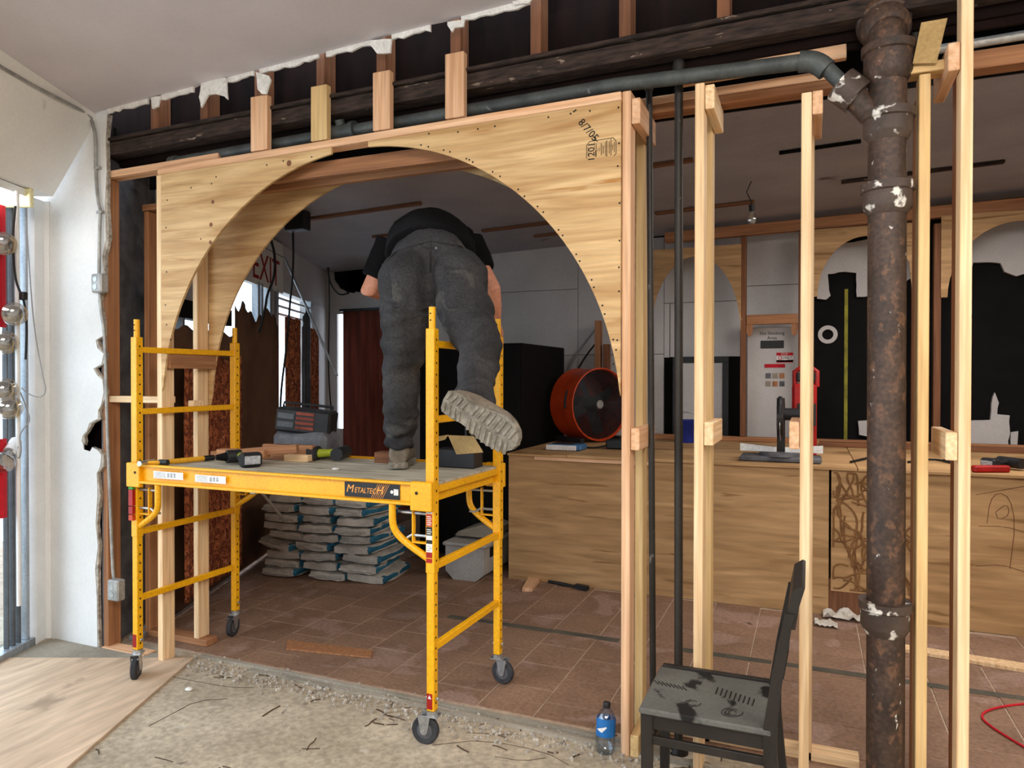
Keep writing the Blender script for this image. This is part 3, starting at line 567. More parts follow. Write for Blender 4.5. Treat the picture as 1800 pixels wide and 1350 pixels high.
def riser(label, x, y, xb, r, zt, rf):
    t = thing('riser_pipe', label, 'pipe', (xb, y, 0))
    G().cyl((xb, y, 0), (x, y, zt), r, n=16).build('pipe_run', M['steeld'], t, smooth=True)
    G().lathe([(r, zt-.10), (rf*.9, zt-.095), (rf, zt-.03), (rf*.8, zt), (rf*.5, zt+.012)], 16, mw=Matrix.Translation((x, y, 0))).build('cap_fitting', M['steeld'], t, smooth=True, origin=Vector((x, y, zt-.1)))
    G().lathe([(rf*1.6, 0), (rf*1.6, .01), (rf, .03), (r, .05)], 16, mw=Matrix.Translation((xb, y, 0))).build('base_flange', M['steeld'], t, smooth=True, origin=Vector((xb, y, 0)))
riser('thinner grey riser pipe with white paint flecks, beside the arch jamb', -.683, 3.28, -.655, .0145, 3.05, .022)
riser('thicker dark riser pipe standing behind the black chair seat', -.536, 3.2, -.528, .0185, 3.04, .027)
G().lathe([(.014, 2.97), (.014, 3.05), (.022, 3.055), (.024, 3.10), (.018, 3.12)], 14, mw=Matrix.Translation((-.468, 3.295, 0))).build('pipe_stub', M['steeld'], smooth=True, origin=Vector((-.468, 3.295, 2.97)), label='short capped pipe stub above the header plank', cat='pipe')
g = G().tube([(.378, 3.26, 2.94), (.378, 3.26, 3.04), (.376, 3.26, 3.25)], .03, 14); g.cyl((.378, 3.26, 2.96), (.378, 3.26, 2.98), .038, n=14); g.cyl((.378, 3.26, 3.05), (.377, 3.26, 3.08), .038, n=14)
g.build('vent_pipe', M['steeld'], smooth=True, label='small dark vent pipe with ribbed fitting beside the top of the iron stack', cat='pipe')
# ================================================================ SCAFFOLD
SL, SW, SYW = 1.846, .719, -.0108
def S(lx, ly, z=0):
    x, y = lx-SL, ly; cc, ss = math.cos(SYW), math.sin(SYW); return Vector((-1.563+x*cc-y*ss, 2.846+x*ss+y*cc, z))
sm = Matrix.Rotation(SYW, 4, 'Z'); sm.translation = S(0, 0, 0)
sc = thing('scaffold', 'yellow rolling steel scaffold with a plywood deck under the bending worker', 'scaffold', S(SL/2, SW/2, 0))
def sbox(g, x, y, z, bev=.002): g.box(x, y, z, mw=sm, bev=bev); return g
for ix, lx in enumerate((0, SL)):
    for iy, ly in enumerate((0, SW)):
        po = sbox(G(), (lx-.022, lx+.022), (ly-.022, ly+.022), (.775, 1.868), .003).build('post', M['yel'], sc)
        sbox(G(), (lx-.019, lx+.019), (ly-.019, ly+.019), (.155, .80), .003).build('lower_post', M['yel'], po)
        G().cyl(S(lx, ly, 1.86), S(lx, ly, 1.965), .0155, n=14).build('post_pin', M['yel'], po, smooth=True)
        g = G()
        for k in range(20): z = .83+.052*k; p = S(lx+.0215, ly, z); g.cyl(p, p+Vector((.0012, 0, 0)), .0055, n=8)
        for k in range(12): z = .19+.049*k; p = S(lx+.0185, ly, z); g.cyl(p, p+Vector((.0012, 0, 0)), .0055, n=8)
        for z in (1.905, 1.935): p = S(lx, ly-.0155, z); g.cyl(p, p+Vector((0, -.001, 0)), .004, n=8)
        g.build('punched_holes', M['hole'], po, kind='stuff')
        g = G(); g.cyl(S(lx-.03, ly, .21), S(lx+.03, ly, .21), .004, n=8); g.cyl(S(lx+.028, ly, .21), S(lx+.034, ly, .21), .009, n=10); g.build('lock_pin', M['zinc'], po)
    for z in (.435, .80, 1.145, 1.46, 1.80):
        sbox(G(), (lx-.014, lx+.014), (.02, SW-.02), (z-.016, z+.016), .003).build('rung', M['yel'], sc)
for iy, ly, yo in ((0, 0, -1), (1, SW, 1)):
    ya, yb = sorted((ly+yo*.022, ly+yo*.050))
    rl = sbox(G(), (.02, SL-.02), (ly+yo*.024-.002, ly+yo*.024+.002), (1.078, 1.178), 0).build('side_rail', M['yel'], sc)
    sbox(G(), (.02, SL-.02), (ya, yb), (1.168, 1.180), .003).build('rail_flange', M['yel'], rl)
    sbox(G(), (.02, SL-.02), (ya, yb), (1.076, 1.090), .003).build('rail_flange', M['yel'], rl)
    for a, b in ((-.024, .075), (SL-.085, SL+.024)):
        sbox(G(), (a, b), (min(ya, yb)-.002, max(ya, yb)), (1.055, 1.185), .004).build('end_plate', M['yel'], rl)
        p = S((a+b)/2+(.02 if a < .5 else -.02), ly+yo*.0525, 1.135); G().cyl(p, p+Vector((0, yo*.001, 0)), .008, n=10).build('bolt_hole', M['hole'], rl)
    for lx, sg in ((.19, -1), (SL-.19, 1)):
        ex = 0 if sg < 0 else SL
        G().tube([S(lx, ly+yo*.03, 1.075), S(lx, ly+yo*.03, .985), S(lx+sg*.012, ly+yo*.02, .945), S(lx+sg*.05, ly+yo*.01, .905), S(ex-sg*.02, ly, .835)], .0165, 12, sm=2).build('curved_brace', M['yel'], sc, smooth=True)
        # spring latch: small yellow frame with two steel rods
        x0 = ex-sg*.022; x1 = ex-sg*.10
        fr = G(); sbox(fr, sorted((x1, x1+sg*.008)), (ly-.012, ly+.012), (.905, 1.05)); sbox(fr, sorted((x1, x0)), (ly-.012, ly+.012), (.90, .908))
        lt = fr.build('latch_frame', M['yel'], sc)
        G().tube([S(x0, ly, 1.035), S(ex-sg*.16, ly, 1.035)], .006, 8).build('latch_rod', M['zinc'], lt, smooth=True)
        G().tube([S(x0, ly, .935), S(ex-sg*.105, ly, .935), S(ex-sg*.135, ly, .915), S(ex-sg*.17, ly, .915)], .007, 8).build('latch_rod', M['zinc'], lt, smooth=True)
sbox(G(), (.0, SL), (.0, SW), (1.155, 1.172), .002).build('deck', M['deck'], sc, label='dust-grey plywood deck')
for lx in (.03, SL-.03): sbox(G(), (lx-.018, lx+.018), (.0, SW), (1.085, 1.153)).build('deck_bearer', M['yel'], sc)
for lx, ly, dx, dy in ((0, 0, .55, -.83), (SL, 0, -.93, -.1), (SL, SW, .97, -.1), (0, SW, .25, -.95)):
    p = S(lx, ly, 0); d = Vector((dx, dy, 0)).normalized(); ax = Vector((-d.y, d.x, 0)); wc = p+d*.032+Vector((0, 0, .0635))
    ct = G().cyl(p+Vector((0, 0, .135)), p+Vector((0, 0, .156)), .026, n=16)
    ct.box((-.035, .035), (-.028, .028), (.128, .136), mw=frame(p, d, ax))
    ca = ct.build('caster', M['zinc'], sc)
    whl = frame(wc, d, (0, 0, 1)); wm_ = Matrix.Translation(wc) @ ax.to_track_quat('Z', 'Y').to_matrix().to_4x4()
    G().lathe([(.046, -.014), (.058, -.015), (.0635, -.009), (.0635, .009), (.058, .015), (.046, .014)], 28, mw=wm_).build('wheel', M['rub'], ca, smooth=True)
    G().lathe([(.008, -.017), (.03, -.016), (.046, -.011), (.046, .011), (.03, .016), (.008, .017)], 20, mw=wm_).build('wheel_hub', M['hub'], ca, smooth=True)
    fk = G()
    for sgn in (-1, 1):
        fk.prism([(-.030, .072), (.030, .072), (.016, -.006), (.006, -.016), (-.006, -.016), (-.016, -.006)], sgn*.022-.0015, sgn*.022+.0015, 'z', mw=frame(wc, d, (0, 0, 1)))
    fk.cyl(wc-ax*.026, wc+ax*.026, .006, n=10); fk.build('fork', M['zinc'], ca)
    G().box((.01, .06), (-.018, .018), (.112, .12), mw=frame(p, d, ax)).build('brake_lever', M['zinc'], ca)
# stickers, maker's plate
YW = 2.846-.027
def plate(name, px0, py0, px1, py1, y, m, parent, **k):
    a, b = onY(px0, py0, y), onY(px1, py1, y); return box(name, (min(a.x, b.x), max(a.x, b.x)), (y-.0008, y), (min(a.z, b.z), max(a.z, b.z)), m, parent, bev=0, **k)
yw = 2.846-.0275
bz = 1.128
xa, xb = onY(606, 860, yw).x, onY(703, 860, yw).x
pl = box('maker_plate', (xa, xb), (yw-.0010, yw), (bz-.034, bz+.034), M['blk'], sc, bev=0, label='black maker sticker with orange lettering')
def tx(s, size, x, z, m, parent, sh=0, sx=1, y=yw-.0014): return text('lettering', s, size, frame((x, y, z), (1, 0, 0), (0, 0, 1)), m, parent, ext=.0004, shear=sh, sx=sx, align='LEFT')
W_ = xb-xa
tx('M', .052, xa+.008, bz+.002, M['orangeink'], pl, .25, 1.0)
tx('ETALTEC', .036, xa+.054, bz-.003, M['orangeink'], pl, .25, .80)
tx('H', .052, xa+.172, bz+.002, M['orangeink'], pl, .25, 1.0)
g = G()
for k in range(7):
    x = xa+.145+k*.010; g.prism([(x, bz-.033), (x+.002, bz-.033), (x+.040, bz+.033), (x+.038, bz+.033)], yw-.0012, yw-.001, 'y')
g.build('hatch_stripes', M['orangeink'], pl)
box('white_square', (xb-.032, xb-.008), (yw-.0014, yw-.001), (bz-.014, bz+.014), M['paper'], pl, bev=0)
G().cyl((xb-.042, yw-.001, bz), (xb-.042, yw-.0014, bz), .008, n=10).build('white_drop', M['paper'], pl)
for a, b, z0, z1 in ((270, 322, 1.112, 1.150), (343, 397, 1.108, 1.146)):
    x0, x1 = onY(a, 840, yw).x, onY(b, 840, yw).x; lab = box('white_sticker', (x0, x1), (yw-.001, yw), (z0, z1), M['paper'], sc, bev=0)
    g = G()
    for k in range(4): g.box((x0+.01, x0+.085), (yw-.0013, yw-.001), (z0+.006+k*.0075, z0+.0085+k*.0075), bev=0)
    for k in range(3): g.box((x0+.1+k*.022, x0+.114+k*.022), (yw-.0013, yw-.001), (z0+.008, z0+.03), bev=0)
    g.build('sticker_print', M['grlab'], lab)
yp = 2.846-.0222; x0 = S(SL, 0).x
for z0, z1, m in ((1.082, 1.095, 'red'), (1.042, 1.082, 'paper'), (.985, 1.04, 'org'), (.945, .983, 'blk'), (.925, .944, 'paper'), (.908, .924, 'blk'), (.87, .907, 'paper'), (.845, .869, 'red'), (.822, .841, 'red')):
    o = box('warning_sticker', (x0-.018, x0+.012), (yp-.001, yp), (z0, z1), M[m], sc, bev=0)
    if z1-z0 > .03:
        g = G()
        for k in range(int((z1-z0)/.009)-1): g.box((x0-.014, x0+.006+.004*(k % 2)), (yp-.0013, yp-.001), (z0+.006+k*.009, z0+.0095+k*.009), bev=0)
        g.build('sticker_print', M['paper' if m in ('blk', 'org') else 'grlab'], o)
o = box('warning_sticker', (x0-.017, x0+.011), (2.846-.0202, 2.846-.0192), (.165, .235), M['red'], sc, bev=0)
G().prism([(x0-.012, .212), (x0+.006, .212), (x0-.003, .229)], 2.846-.0206, 2.846-.0202, 'y').build('sticker_print', M['paper'], o)
xl = S(0, 0).x
for z0, z1, m in ((1.04, 1.09, 'green'), (.95, 1.038, 'red'), (.905, .945, 'red'), (.87, .90, 'org')):
    box('warning_sticker', (xl-.018, xl+.012), (yp-.001+.02, yp+.02-.0195), (z0, z1), M[m], sc, bev=0)
o = box('warning_sticker', (xl-.017, xl+.011), (2.846-.0002, 2.846+.0008), (.17, .24), M['red'], sc, bev=0)
# ================================================================ WORKER
def union(parts, voxel, sm_it=4):
    """parts: list of G; merges into one continuous surface by voxel remesh"""
    g = G()
    for f in parts: f(g)
    me = bpy.data.meshes.new('tmp'); g.b.to_mesh(me); g.b.free(); o = bpy.data.objects.new('tmp', me); COL.objects.link(o)
    r = o.modifiers.new('r', 'REMESH'); r.mode = 'VOXEL'; r.voxel_size = voxel; r.use_smooth_shade = True
    s = o.modifiers.new('s', 'SMOOTH'); s.iterations = sm_it; s.factor = .5
    dg = bpy.context.evaluated_depsgraph_get(); out = bpy.data.meshes.new_from_object(o.evaluated_get(dg))
    bpy.data.objects.remove(o); bpy.data.meshes.remove(me); return out
def fold(me, fn):
    me.update()
    nr = [v.normal.copy() for v in me.vertices]
    for v, n in zip(me.vertices, nr): v.co += n*fn(v.co)
    me.update()
def put(name, me, m, parent, origin=None, **k):
    xs = [v.co for v in me.vertices]
    o0 = Vector((sum(v.x for v in xs)/len(xs), sum(v.y for v in xs)/len(xs), min(v.z for v in xs)))
    me.transform(Matrix.Translation(-o0)); me.materials.clear(); me.materials.append(m)
    me.polygons.foreach_set('use_smooth', [True]*len(me.polygons)); me.name = name
    o = bpy.data.objects.new(name, me); link(o, Matrix.Translation(o0), parent); return tag(o, **k)
hipL, hipR = at(712, 520, 3.50), at(806, 522, 3.46)
kneL, ankL = at(706, 655, 3.60), at(704, 800, 3.72)
kneR, ankR = at(846, 612, 3.20), at(830, 694, 2.84)
pel, wst = at(757, 478, 3.58), at(757, 432, 3.74)
chs, upc = at(755, 428, 3.93), at(752, 425, 4.10)
shL, shR = at(690, 428, 4.05), at(822, 428, 3.96)
elL, elR = at(648, 512, 4.02), at(866, 508, 3.86)
wrL, wrR = at(690, 520, 4.28), at(872, 570, 4.02)
nek, hed = at(757, 440, 4.25), at(757, 462, 4.36)
# boots
LB = Matrix.Identity(4)
hl, tl = S(1.405, .33, 1.172), None
def bootmesh(mw):
    def up(g):
        secs = [(-.005, .034, .060), (.03, .040, .085), (.07, .041, .10), (.12, .042, .095), (.17, .046, .078), (.22, .051, .062), (.265, .047, .052), (.30, .034, .042), (.318, .018, .034)]
        pts = [mw @ Vector((.008*math.sin(y*9), y, .022+h/2)) for y, wd, h in secs]
        t = bmesh.new(); rg = []
        for y, wd, h in secs: rg.append([t.verts.new((.008*math.sin(max(0, y)*9)+wd*math.copysign(abs(math.cos(a))**.8, math.cos(a)), y, .022+h/2+h/2*math.copysign(abs(math.sin(a))**.8, math.sin(a)))) for a in [2*pi*k/16 for k in range(16)]])
        for a, b in zip(rg, rg[1:]):
            for j in range(16): t.faces.new((a[j], a[(j+1) % 16], b[(j+1) % 16], b[j]))
        t.faces.new(rg[0][::-1]); t.faces.new(rg[-1]); g.merge(t, mw)
    def sh(g): g.tube([mw @ Vector((0, .052, .05)), mw @ Vector((0, .05, .12)), mw @ Vector((0, .045, .16))], .047, 14)
    return union([up, sh], .007, 3)
def sole_outline():
    L_ = [(-.036, .0), (-.028, -.012), (0, -.017), (.028, -.012), (.037, .01), (.039, .05), (.036, .09), (.038, .13), (.048, .18), (.057, .225), (.054, .265), (.042, .30), (.022, .322), (0, .327), (-.018, .318), (-.034, .295), (-.044, .26), (-.047, .22), (-.043, .17), (-.036, .13), (-.034, .09), (-.038, .05)]
    return L_
def boot(mw, parent, lugs=True, lab=None):
    b = put('boot', bootmesh(mw), M['boot'], parent, label=lab)
    g = G().prism(sole_outline(), .006, .032, 'z', mw=mw)
    so = g.build('boot_sole', M['sole'], b, smooth=False)
    if lugs:
        g = G()
        for k in range(13):
            y = .0+k*.0245
            if .085 < y < .115: continue
            wd = .034 if y < .1 else .036+.012*math.sin((y-.1)/.22*pi)
            for sx in (-1, 1):
                a = Vector((sx*wd*.98, y+.006, 0)); b_ = Vector((sx*.006, y-.006, 0))
                x = (a-b_).normalized(); m2 = frame((a+b_)/2, x, Vector((-x.y, x.x, 0))); g.box((-(a-b_).length/2, (a-b_).length/2), (-.006, .006), (0, .007), mw=mw @ m2, bev=.001)
        g.build('tread', M['sole'], b, kind='stuff')
    return b
yd = Vector((-.44, .90, 0)).normalized()
LBm = frame(at(704, 822, 3.66)*1.0, (yd.y, -yd.x, 0), yd); LBm = LBm @ Matrix.Diagonal((1.35, 1.0, 1.25, 1)); LBm.translation = Vector((onZ(696, 826, 1.174).x, onZ(696, 826, 1.174).y+.02, 1.172))
heelR, toeR = at(784, 705, 2.70), at(884, 770, 2.60)
fy = (toeR-heelR).normalized(); tow = (Vector((0, 0, EYE))-heelR).normalized(); tow = (tow+Vector((0, 0, -.35))+fy*.0).normalized(); fz = -(tow-fy*tow.dot(fy)).normalized(); fx = fy.cross(fz)
RBm = frame(heelR, fx, fy) @ Matrix.Diagonal((1.3, 1.0, 1.12, 1))
ankL = LBm @ Vector((0, .05, .12)); ankR = RBm @ Vector((0, .045, .12))
def limb(pts, rs, n=16): return lambda g: g.tube(pts, 0, n, rs=rs)
def ball(p, r, st=(1, 1, 1)): return lambda g: g.sph(p, r, 18, st)
def mid(a, b, t): return a.lerp(b, t)
# body: one continuous figure
def hand(wr, el, side):
    d = (wr-el).normalized(); sd = d.cross(Vector((0, 0, 1))).normalized()*side; out = [limb([wr, wr+d*.05, wr+d*.095], [(.028, .020), (.040, .017), (.038, .014)])]
    for k, ln in enumerate((.070, .080, .076, .060)):
        b = wr+d*.09+sd*(.027-.018*k); out.append(limb([b-d*.02, b+d*ln*.5, b+d*ln*.8+Vector((0, 0, -.018)), b+d*ln*.9+Vector((0, 0, -.04))], [.0092, .009, .0085, .0075], 8))
    b = wr+d*.035+sd*.034; out.append(limb([b-sd*.012, b+sd*.022+d*.03, b+sd*.026+d*.062+Vector((0, 0, -.012))], [.012, .0105, .009], 8)); return out
body_parts = [limb([pel, wst, chs, upc], [.12, .11, .145, .12]), limb([upc, nek, hed], [.07, .06, .06]), ball(hed+Vector((0, .02, -.02)), .098, (.82, 1, 1.12)), ball(hed+Vector((.0, .105, -.06)), .02), ball(hed+Vector((.08, .0, -.02)), .026, (.5, 1, 1.3)), ball(hed+Vector((-.08, 0, -.02)), .026, (.5, 1, 1.3)),
    limb([shL, mid(shL, elL, .5), elL, mid(elL, wrL, .5), wrL], [.058, .052, .048, .040, .027]), limb([shR, mid(shR, elR, .5), elR, mid(elR, wrR, .45), wrR], [.058, .05, .045, .042, .027]),
    limb([hipL, mid(hipL, kneL, .5), kneL, mid(kneL, ankL, .4), ankL], [.085, .07, .052, .055, .035]), limb([hipR, mid(hipR, kneR, .5), kneR, mid(kneR, ankR, .4), ankR], [.085, .07, .052, .055, .035]), limb([shL, upc, shR], [.06, .1, .06])]
body_parts += hand(wrL, elL, 1)+hand(wrR, elR, -1)
body = put('person', union(body_parts, .009, 3), M['skin'], None, label='worker in black t-shirt and charcoal trousers bending forward on the scaffold deck, one leg raised', cat='person')
hair = union([ball(hed+Vector((0, -.005, .02)), .104, (.84, 1, 1.08))], .012, 2); put('hair', hair, M['hair'], body)
# trousers
bl, br = at(716, 500, 3.50), at(806, 498, 3.46)
tp = [ball(bl, .150, (1.0, .95, 1.12)), ball(br, .150, (1.0, .95, 1.12)), ball(at(760, 470, 3.60), .17, (1.08, .85, .95)), limb([at(757, 480, 3.60), at(757, 440, 3.72)], [(.205, .17), (.198, .16)], 20),
      limb([at(716, 530, 3.50), at(712, 580, 3.54), at(705, 650, 3.60), at(706, 720, 3.66), ankL+Vector((0, .0, .06)), ankL+Vector((0, .0, -.045))], [.142, .118, .096, .092, .083, .072]),
      limb([at(808, 520, 3.46), mid(hipR, kneR, .55), kneR, mid(kneR, ankR, .5), ankR+(kneR-ankR)*.02], [.142, .122, .092, .084, .076])]
tm = union(tp, .010, 5)
def wr(co):
    k = 0.0; s_ = noise.noise(co*9)*.006+noise.noise(co*22)*.0025
    zl = co.z-1.172
    if co.x < -1.62 and zl < .36: s_ += .012*math.sin(zl*62+6*noise.noise(co*7))*max(0, 1-zl/.36)
    s_ += .010*noise.noise(Vector((co.x*7, co.y*7, co.z*26)))*(1 if co.z < 1.98 else .35)+.012*noise.noise(Vector((co.x*5+co.z*9, co.y*5, co.z*9-co.x*6)))
    dR = (co-ankR).length
    if dR < .32: s_ += .009*math.sin(dR*70+5*noise.noise(co*8))*(1-dR/.32)
    cl = at(757, 520, 3.5); dx = (co-cl).dot(R)
    if co.z > 1.95 and co.z < 2.3 and abs(dx) < .05: s_ -= .022*(1-abs(dx)/.05)*(1 if co.y < 3.5 else 0)
    return s_
fold(tm, wr); tr_ = put('trousers', tm, M['pants'], body)
from mathutils.bvhtree import BVHTree
def on_surface(me_o, px, py, off):
    bv = BVHS[me_o.name]; dv = ray(px, py).normalized(); h = bv.ray_cast(Vector((0, 0, EYE)), dv)
    return (h[0]+h[1]*off*(1 if h[1].dot(dv) < 0 else -1)) if h[0] is not None else None
BVHS = {tr_.name: BVHTree.FromPolygons([WM[tr_.name] @ v.co for v in tr_.data.vertices], [tuple(p.vertices) for p in tr_.data.polygons])}
def patch(name, quad, off, m, par, n=9):
    b = bmesh.new(); vs = []
    for i in range(n):
        row = []
        for j in range(n):
            u, v = i/(n-1), j/(n-1); a = Vector(quad[0]).lerp(Vector(quad[1]), u).lerp(Vector(quad[3]).lerp(Vector(quad[2]), u), v)
            edge_ = min(u, 1-u, v, 1-v) < .01; p_ = on_surface(par, a.x, a.y, -.002 if edge_ else off)
            row.append(b.verts.new(p_) if p_ is not None else None)
        vs.append(row)
    for i in range(n-1):
        for j in range(n-1):
            f = [vs[i][j], vs[i+1][j], vs[i+1][j+1], vs[i][j+1]]
            if None not in f: b.faces.new(f)
    g = G(); g.merge(b); return g.build(name, m, par, smooth=True)
patch('back_pocket', [(684, 470), (738, 462), (742, 540), (690, 552)], .006, M['pants'], tr_)
patch('back_pocket', [(776, 462), (834, 470), (838, 548), (780, 545)], .006, M['pants'], tr_)
sg = [on_surface(tr_, 757+ (k*.9 if k > 6 else 0), 415+k*13, .001) for k in range(12)]
sg = [p_ for p_ in sg if p_ is not None]
if len(sg) > 3: G().tube(sg, .0028, 6).build('seat_seam', M['blk'], tr_)
for k, pts in enumerate(([(668, 470), (700, 440), (757, 424), (812, 434), (846, 472)],)):
    w_ = []
    for a_, b_ in zip(pts, pts[1:]):
        for i in range(8): w_.append(on_surface(tr_, a_[0]+(b_[0]-a_[0])*i/8, a_[1]+(b_[1]-a_[1])*i/8, .0015))
    w_ = [p_ for p_ in w_ if p_ is not None]; G().tube(w_, .003, 6).build('waist_seam', M['blk'], tr_)
rv = on_surface(tr_, 767, 437, .003); G().sph(rv, .006, 8).build('rivet', M['zinc'], tr_)
# shirt
shp = [limb([at(757, 452, 3.66), at(757, 436, 3.78), at(755, 430, 3.93), upc, nek], [(.232, .165), (.235, .18), (.225, .20), (.19, .175), (.08, .08)], 24), limb([shL, mid(shL, elL, .35), mid(shL, elL, .74)], [.098, .088, .080]), limb([shR, mid(shR, elR, .35), mid(shR, elR, .62)], [.098, .084, .072]), limb([shL, upc, shR], [.09, .15, .09]), limb([at(700, 418, 3.86), at(757, 406, 3.86), at(812, 424, 3.86)], [.09, .125, .095])]
shm = union(shp, .011, 5); fold(shm, lambda co: noise.noise(co*7)*.008+noise.noise(co*18)*.003); put('shirt', shm, M['shirt'], body)
boot(LBm, body, False, 'dust-covered boot planted on the deck'); boot(RBm, body, True, 'raised dusty boot showing its lugged sole')
# belt pouch at the right hip
q = at(845, 482, 3.62); box('belt_pouch', (q.x-.03, q.x+.02), (q.y-.03, q.y+.05), (q.z-.10, q.z+.03), M['blk'], body, bev=.008)
# ================================================================ FLOOR THINGS
A0 = Vector((-3.318, 3.164, 0)); e1, e2 = Vector((-_c, -_s, 0)), Vector((_s*.98, -_c, 0)).normalized()
q = [A0, A0+e1*1.22, A0+e1*1.22+e2*2.44, A0+e2*2.44]
M['plyf'] = mat('floor_plywood', '#d2b89c', '#b69c82', 1.8, (5, .8, 1), .3, .72, .85, det=9, grain=(30, .16, None), dist=.8, spot=('#a48e76', 2.4, .62, (1, 1, 1)), spot2=('#5a4733', 9, .77, (1.6, .8, 1)))
G().prism([(v.x, v.y) for v in q], .001, .013, 'z').build('plywood_sheet', M['plyf'], label='large plywood sheet lying on the concrete at the lower left', cat='plywood sheet')
bx = [onZ(*p) for p in ((503, 1143), (652, 1158), (656, 1146), (505, 1128))]
G().prism([(v.x, v.y) for v in bx], .002, .012, 'z').build('floor_board', M['redw'], label='thin dusty board lying on the tiles behind the scaffold', cat='board')
G().prism([((v := onZ(*p)).x, v.y) for p in ((1590, 1147), (1830, 1188), (1830, 1176), (1590, 1138))], .001, .02, 'z').build('floor_batten', M['fir'], label='long pale batten lying on the tiles beyond the iron stack', cat='batten')
ws = [onZ(*p) for p in ((918, 1040), (935, 1040), (952, 1018), (933, 1014))]
G().prism([(v.x, v.y) for v in ws], .0, .03, 'z').build('wood_scrap', M['firr'], label='short wood offcut on the tiles at the left end of the bar front', cat='wood scrap')
br = thing('brush', 'black handled hand brush lying on the tiles at the foot of the bar front', 'brush', onZ(1000, 1030))
a, b = onZ(964, 1022, .015), onZ(1012, 1031, .015); c_ = onZ(1036, 1036, .015)
G().tube([a, a.lerp(b, .5), b], .012, 8, rs=[.012, .014, .010]).build('handle', M['blk'], br, smooth=True)
m_ = frame(b, (c_-b), (0, 0, 1)); G().box((0, .11), (-.008, .022), (-.022, .022), mw=m_).build('brush_block', M['blk'], br)
G().box((.01, .105), (-.016, -.006), (-.03, .02), mw=m_).build('bristles', M['bristle'], br, kind='stuff')
def crumple(name, px, z, r, m, label, cat):
    p = onZ(*px); t = bmesh.new(); bmesh.ops.create_grid(t, x_segments=9, y_segments=7, size=1)
    for v in t.verts: v.co = Vector((v.co.x*r*1.4, v.co.y*r, .01+abs(noise.noise(v.co*2.3+Vector(p)))*r*.9))
    bmesh.ops.solidify(t, geom=t.faces[:], thickness=.0015) if False else None
    g = G(); g.merge(t, Matrix.Translation(p)); o = g.build(name, m, label=label, cat=cat); o.modifiers.new('s', 'SOLIDIFY').thickness = .002; return o
crumple('crumpled_paper', (1480, 1086), 0, .085, M['paper2'], 'larger crumpled paper scrap on the floor left of the iron stack', 'paper')
crumple('crumpled_paper', (1452, 1100), 0, .05, M['paper2'], 'smaller paper scrap in front of the larger crumpled paper', 'paper')
G().tube([onZ(1830, 1236, .006), onZ(1785, 1238, .006), onZ(1740, 1246, .006), onZ(1722, 1258, .006), onZ(1740, 1276, .006), onZ(1775, 1298, .006), onZ(1830, 1330, .006)], .0055, 8, sm=2).build('extension_cord', M['redc'], smooth=True, label='thin red cord looping on the tiles at the far right', cat='cord')
p = onZ(332, 1214); G().sph(p+Vector((0, 0, .008)), .022, 10, (1, .8, .4)).build('plaster_crumb', M['paper'], smooth=True, label='white plaster crumb on the concrete near the scaffold', cat='plaster')
# bottle
p = Vector((-.826, 3.07, 0)); tilt_ = Matrix.Translation(p) @ Matrix.Rotation(-.16, 4, 'X')
bt = thing('bottle', 'blue labelled clear plastic bottle on the floor by the arch jamb', 'bottle', p)
G().lathe([(.012, .008), (.034, .003), (.041, .015), (.042, .06), (.040, .075), (.042, .085), (.042, .15), (.03, .175), (.014, .19), (.014, .205)], 24, mw=tilt_).build('bottle_body', M['pet'], bt, smooth=True)
G().lathe([(.0425, .075), (.0428, .078), (.0428, .148), (.0425, .15)], 24, mw=tilt_).build('wrap_label', M['bluelab'], bt, smooth=True)
G().lathe([(.015, .19), (.0165, .192), (.0165, .21), (.015, .214)], 16, mw=tilt_).build('cap', M['blk'], bt, smooth=True)
g = G()
for k in range(8): a = -2.25+k*.13; g.box((-.004, .004), (-.0012, .0012), (-.010+.004*abs(k-4), .008), mw=tilt_ @ Matrix.Translation((.0436*math.cos(a), .0436*math.sin(a), .098+k*.002)) @ Matrix.Rotation(a+pi/2, 4, 'Z'), bev=0)
g.build('label_print', M['paper'], bt)
# ================================================================ CHAIR
ch = thing('dining_chair', 'dusty black wooden chair with dark shoe prints on its seat', 'chair', (-.34, 2.79, 0))
G().box((-.57, -.115), (2.585, 3.005), (.428, .452), bev=.006).build('seat', M['seat'], ch)
g = G()
for cx_, cy_, rx, ry, n_ in ((1287, 1252, 19, 8, 3), (1218, 1236, 14, 6, 2)):
    for k in range(n_):
        f_ = 1-k*.32; g.tube([onZ(cx_+rx*f_*math.cos(a), cy_+ry*f_*math.sin(a), .4525) for a in [2*pi*i/18+k for i in range(14)]], .0018, 4)
for k in range(9):
    a_, b_ = onZ(1262+k*8, 1208+k*2.6, .4525), onZ(1258+k*8, 1220+k*2.6, .4525); g.tube([a_, b_], .0026, 4)
for k in range(8):
    a_, b_ = onZ(1150+k*7, 1196+k*1.5, .4525), onZ(1158+k*7, 1203+k*1.5, .4525); g.tube([a_, b_], .0026, 4)
g.build('shoe_print', M['ink'], ch, kind='stuff')
G().box((-.56, -.13), (2.988, 3.012), (.428, .462), bev=.003).build('seat_rim', M['chair'], ch)
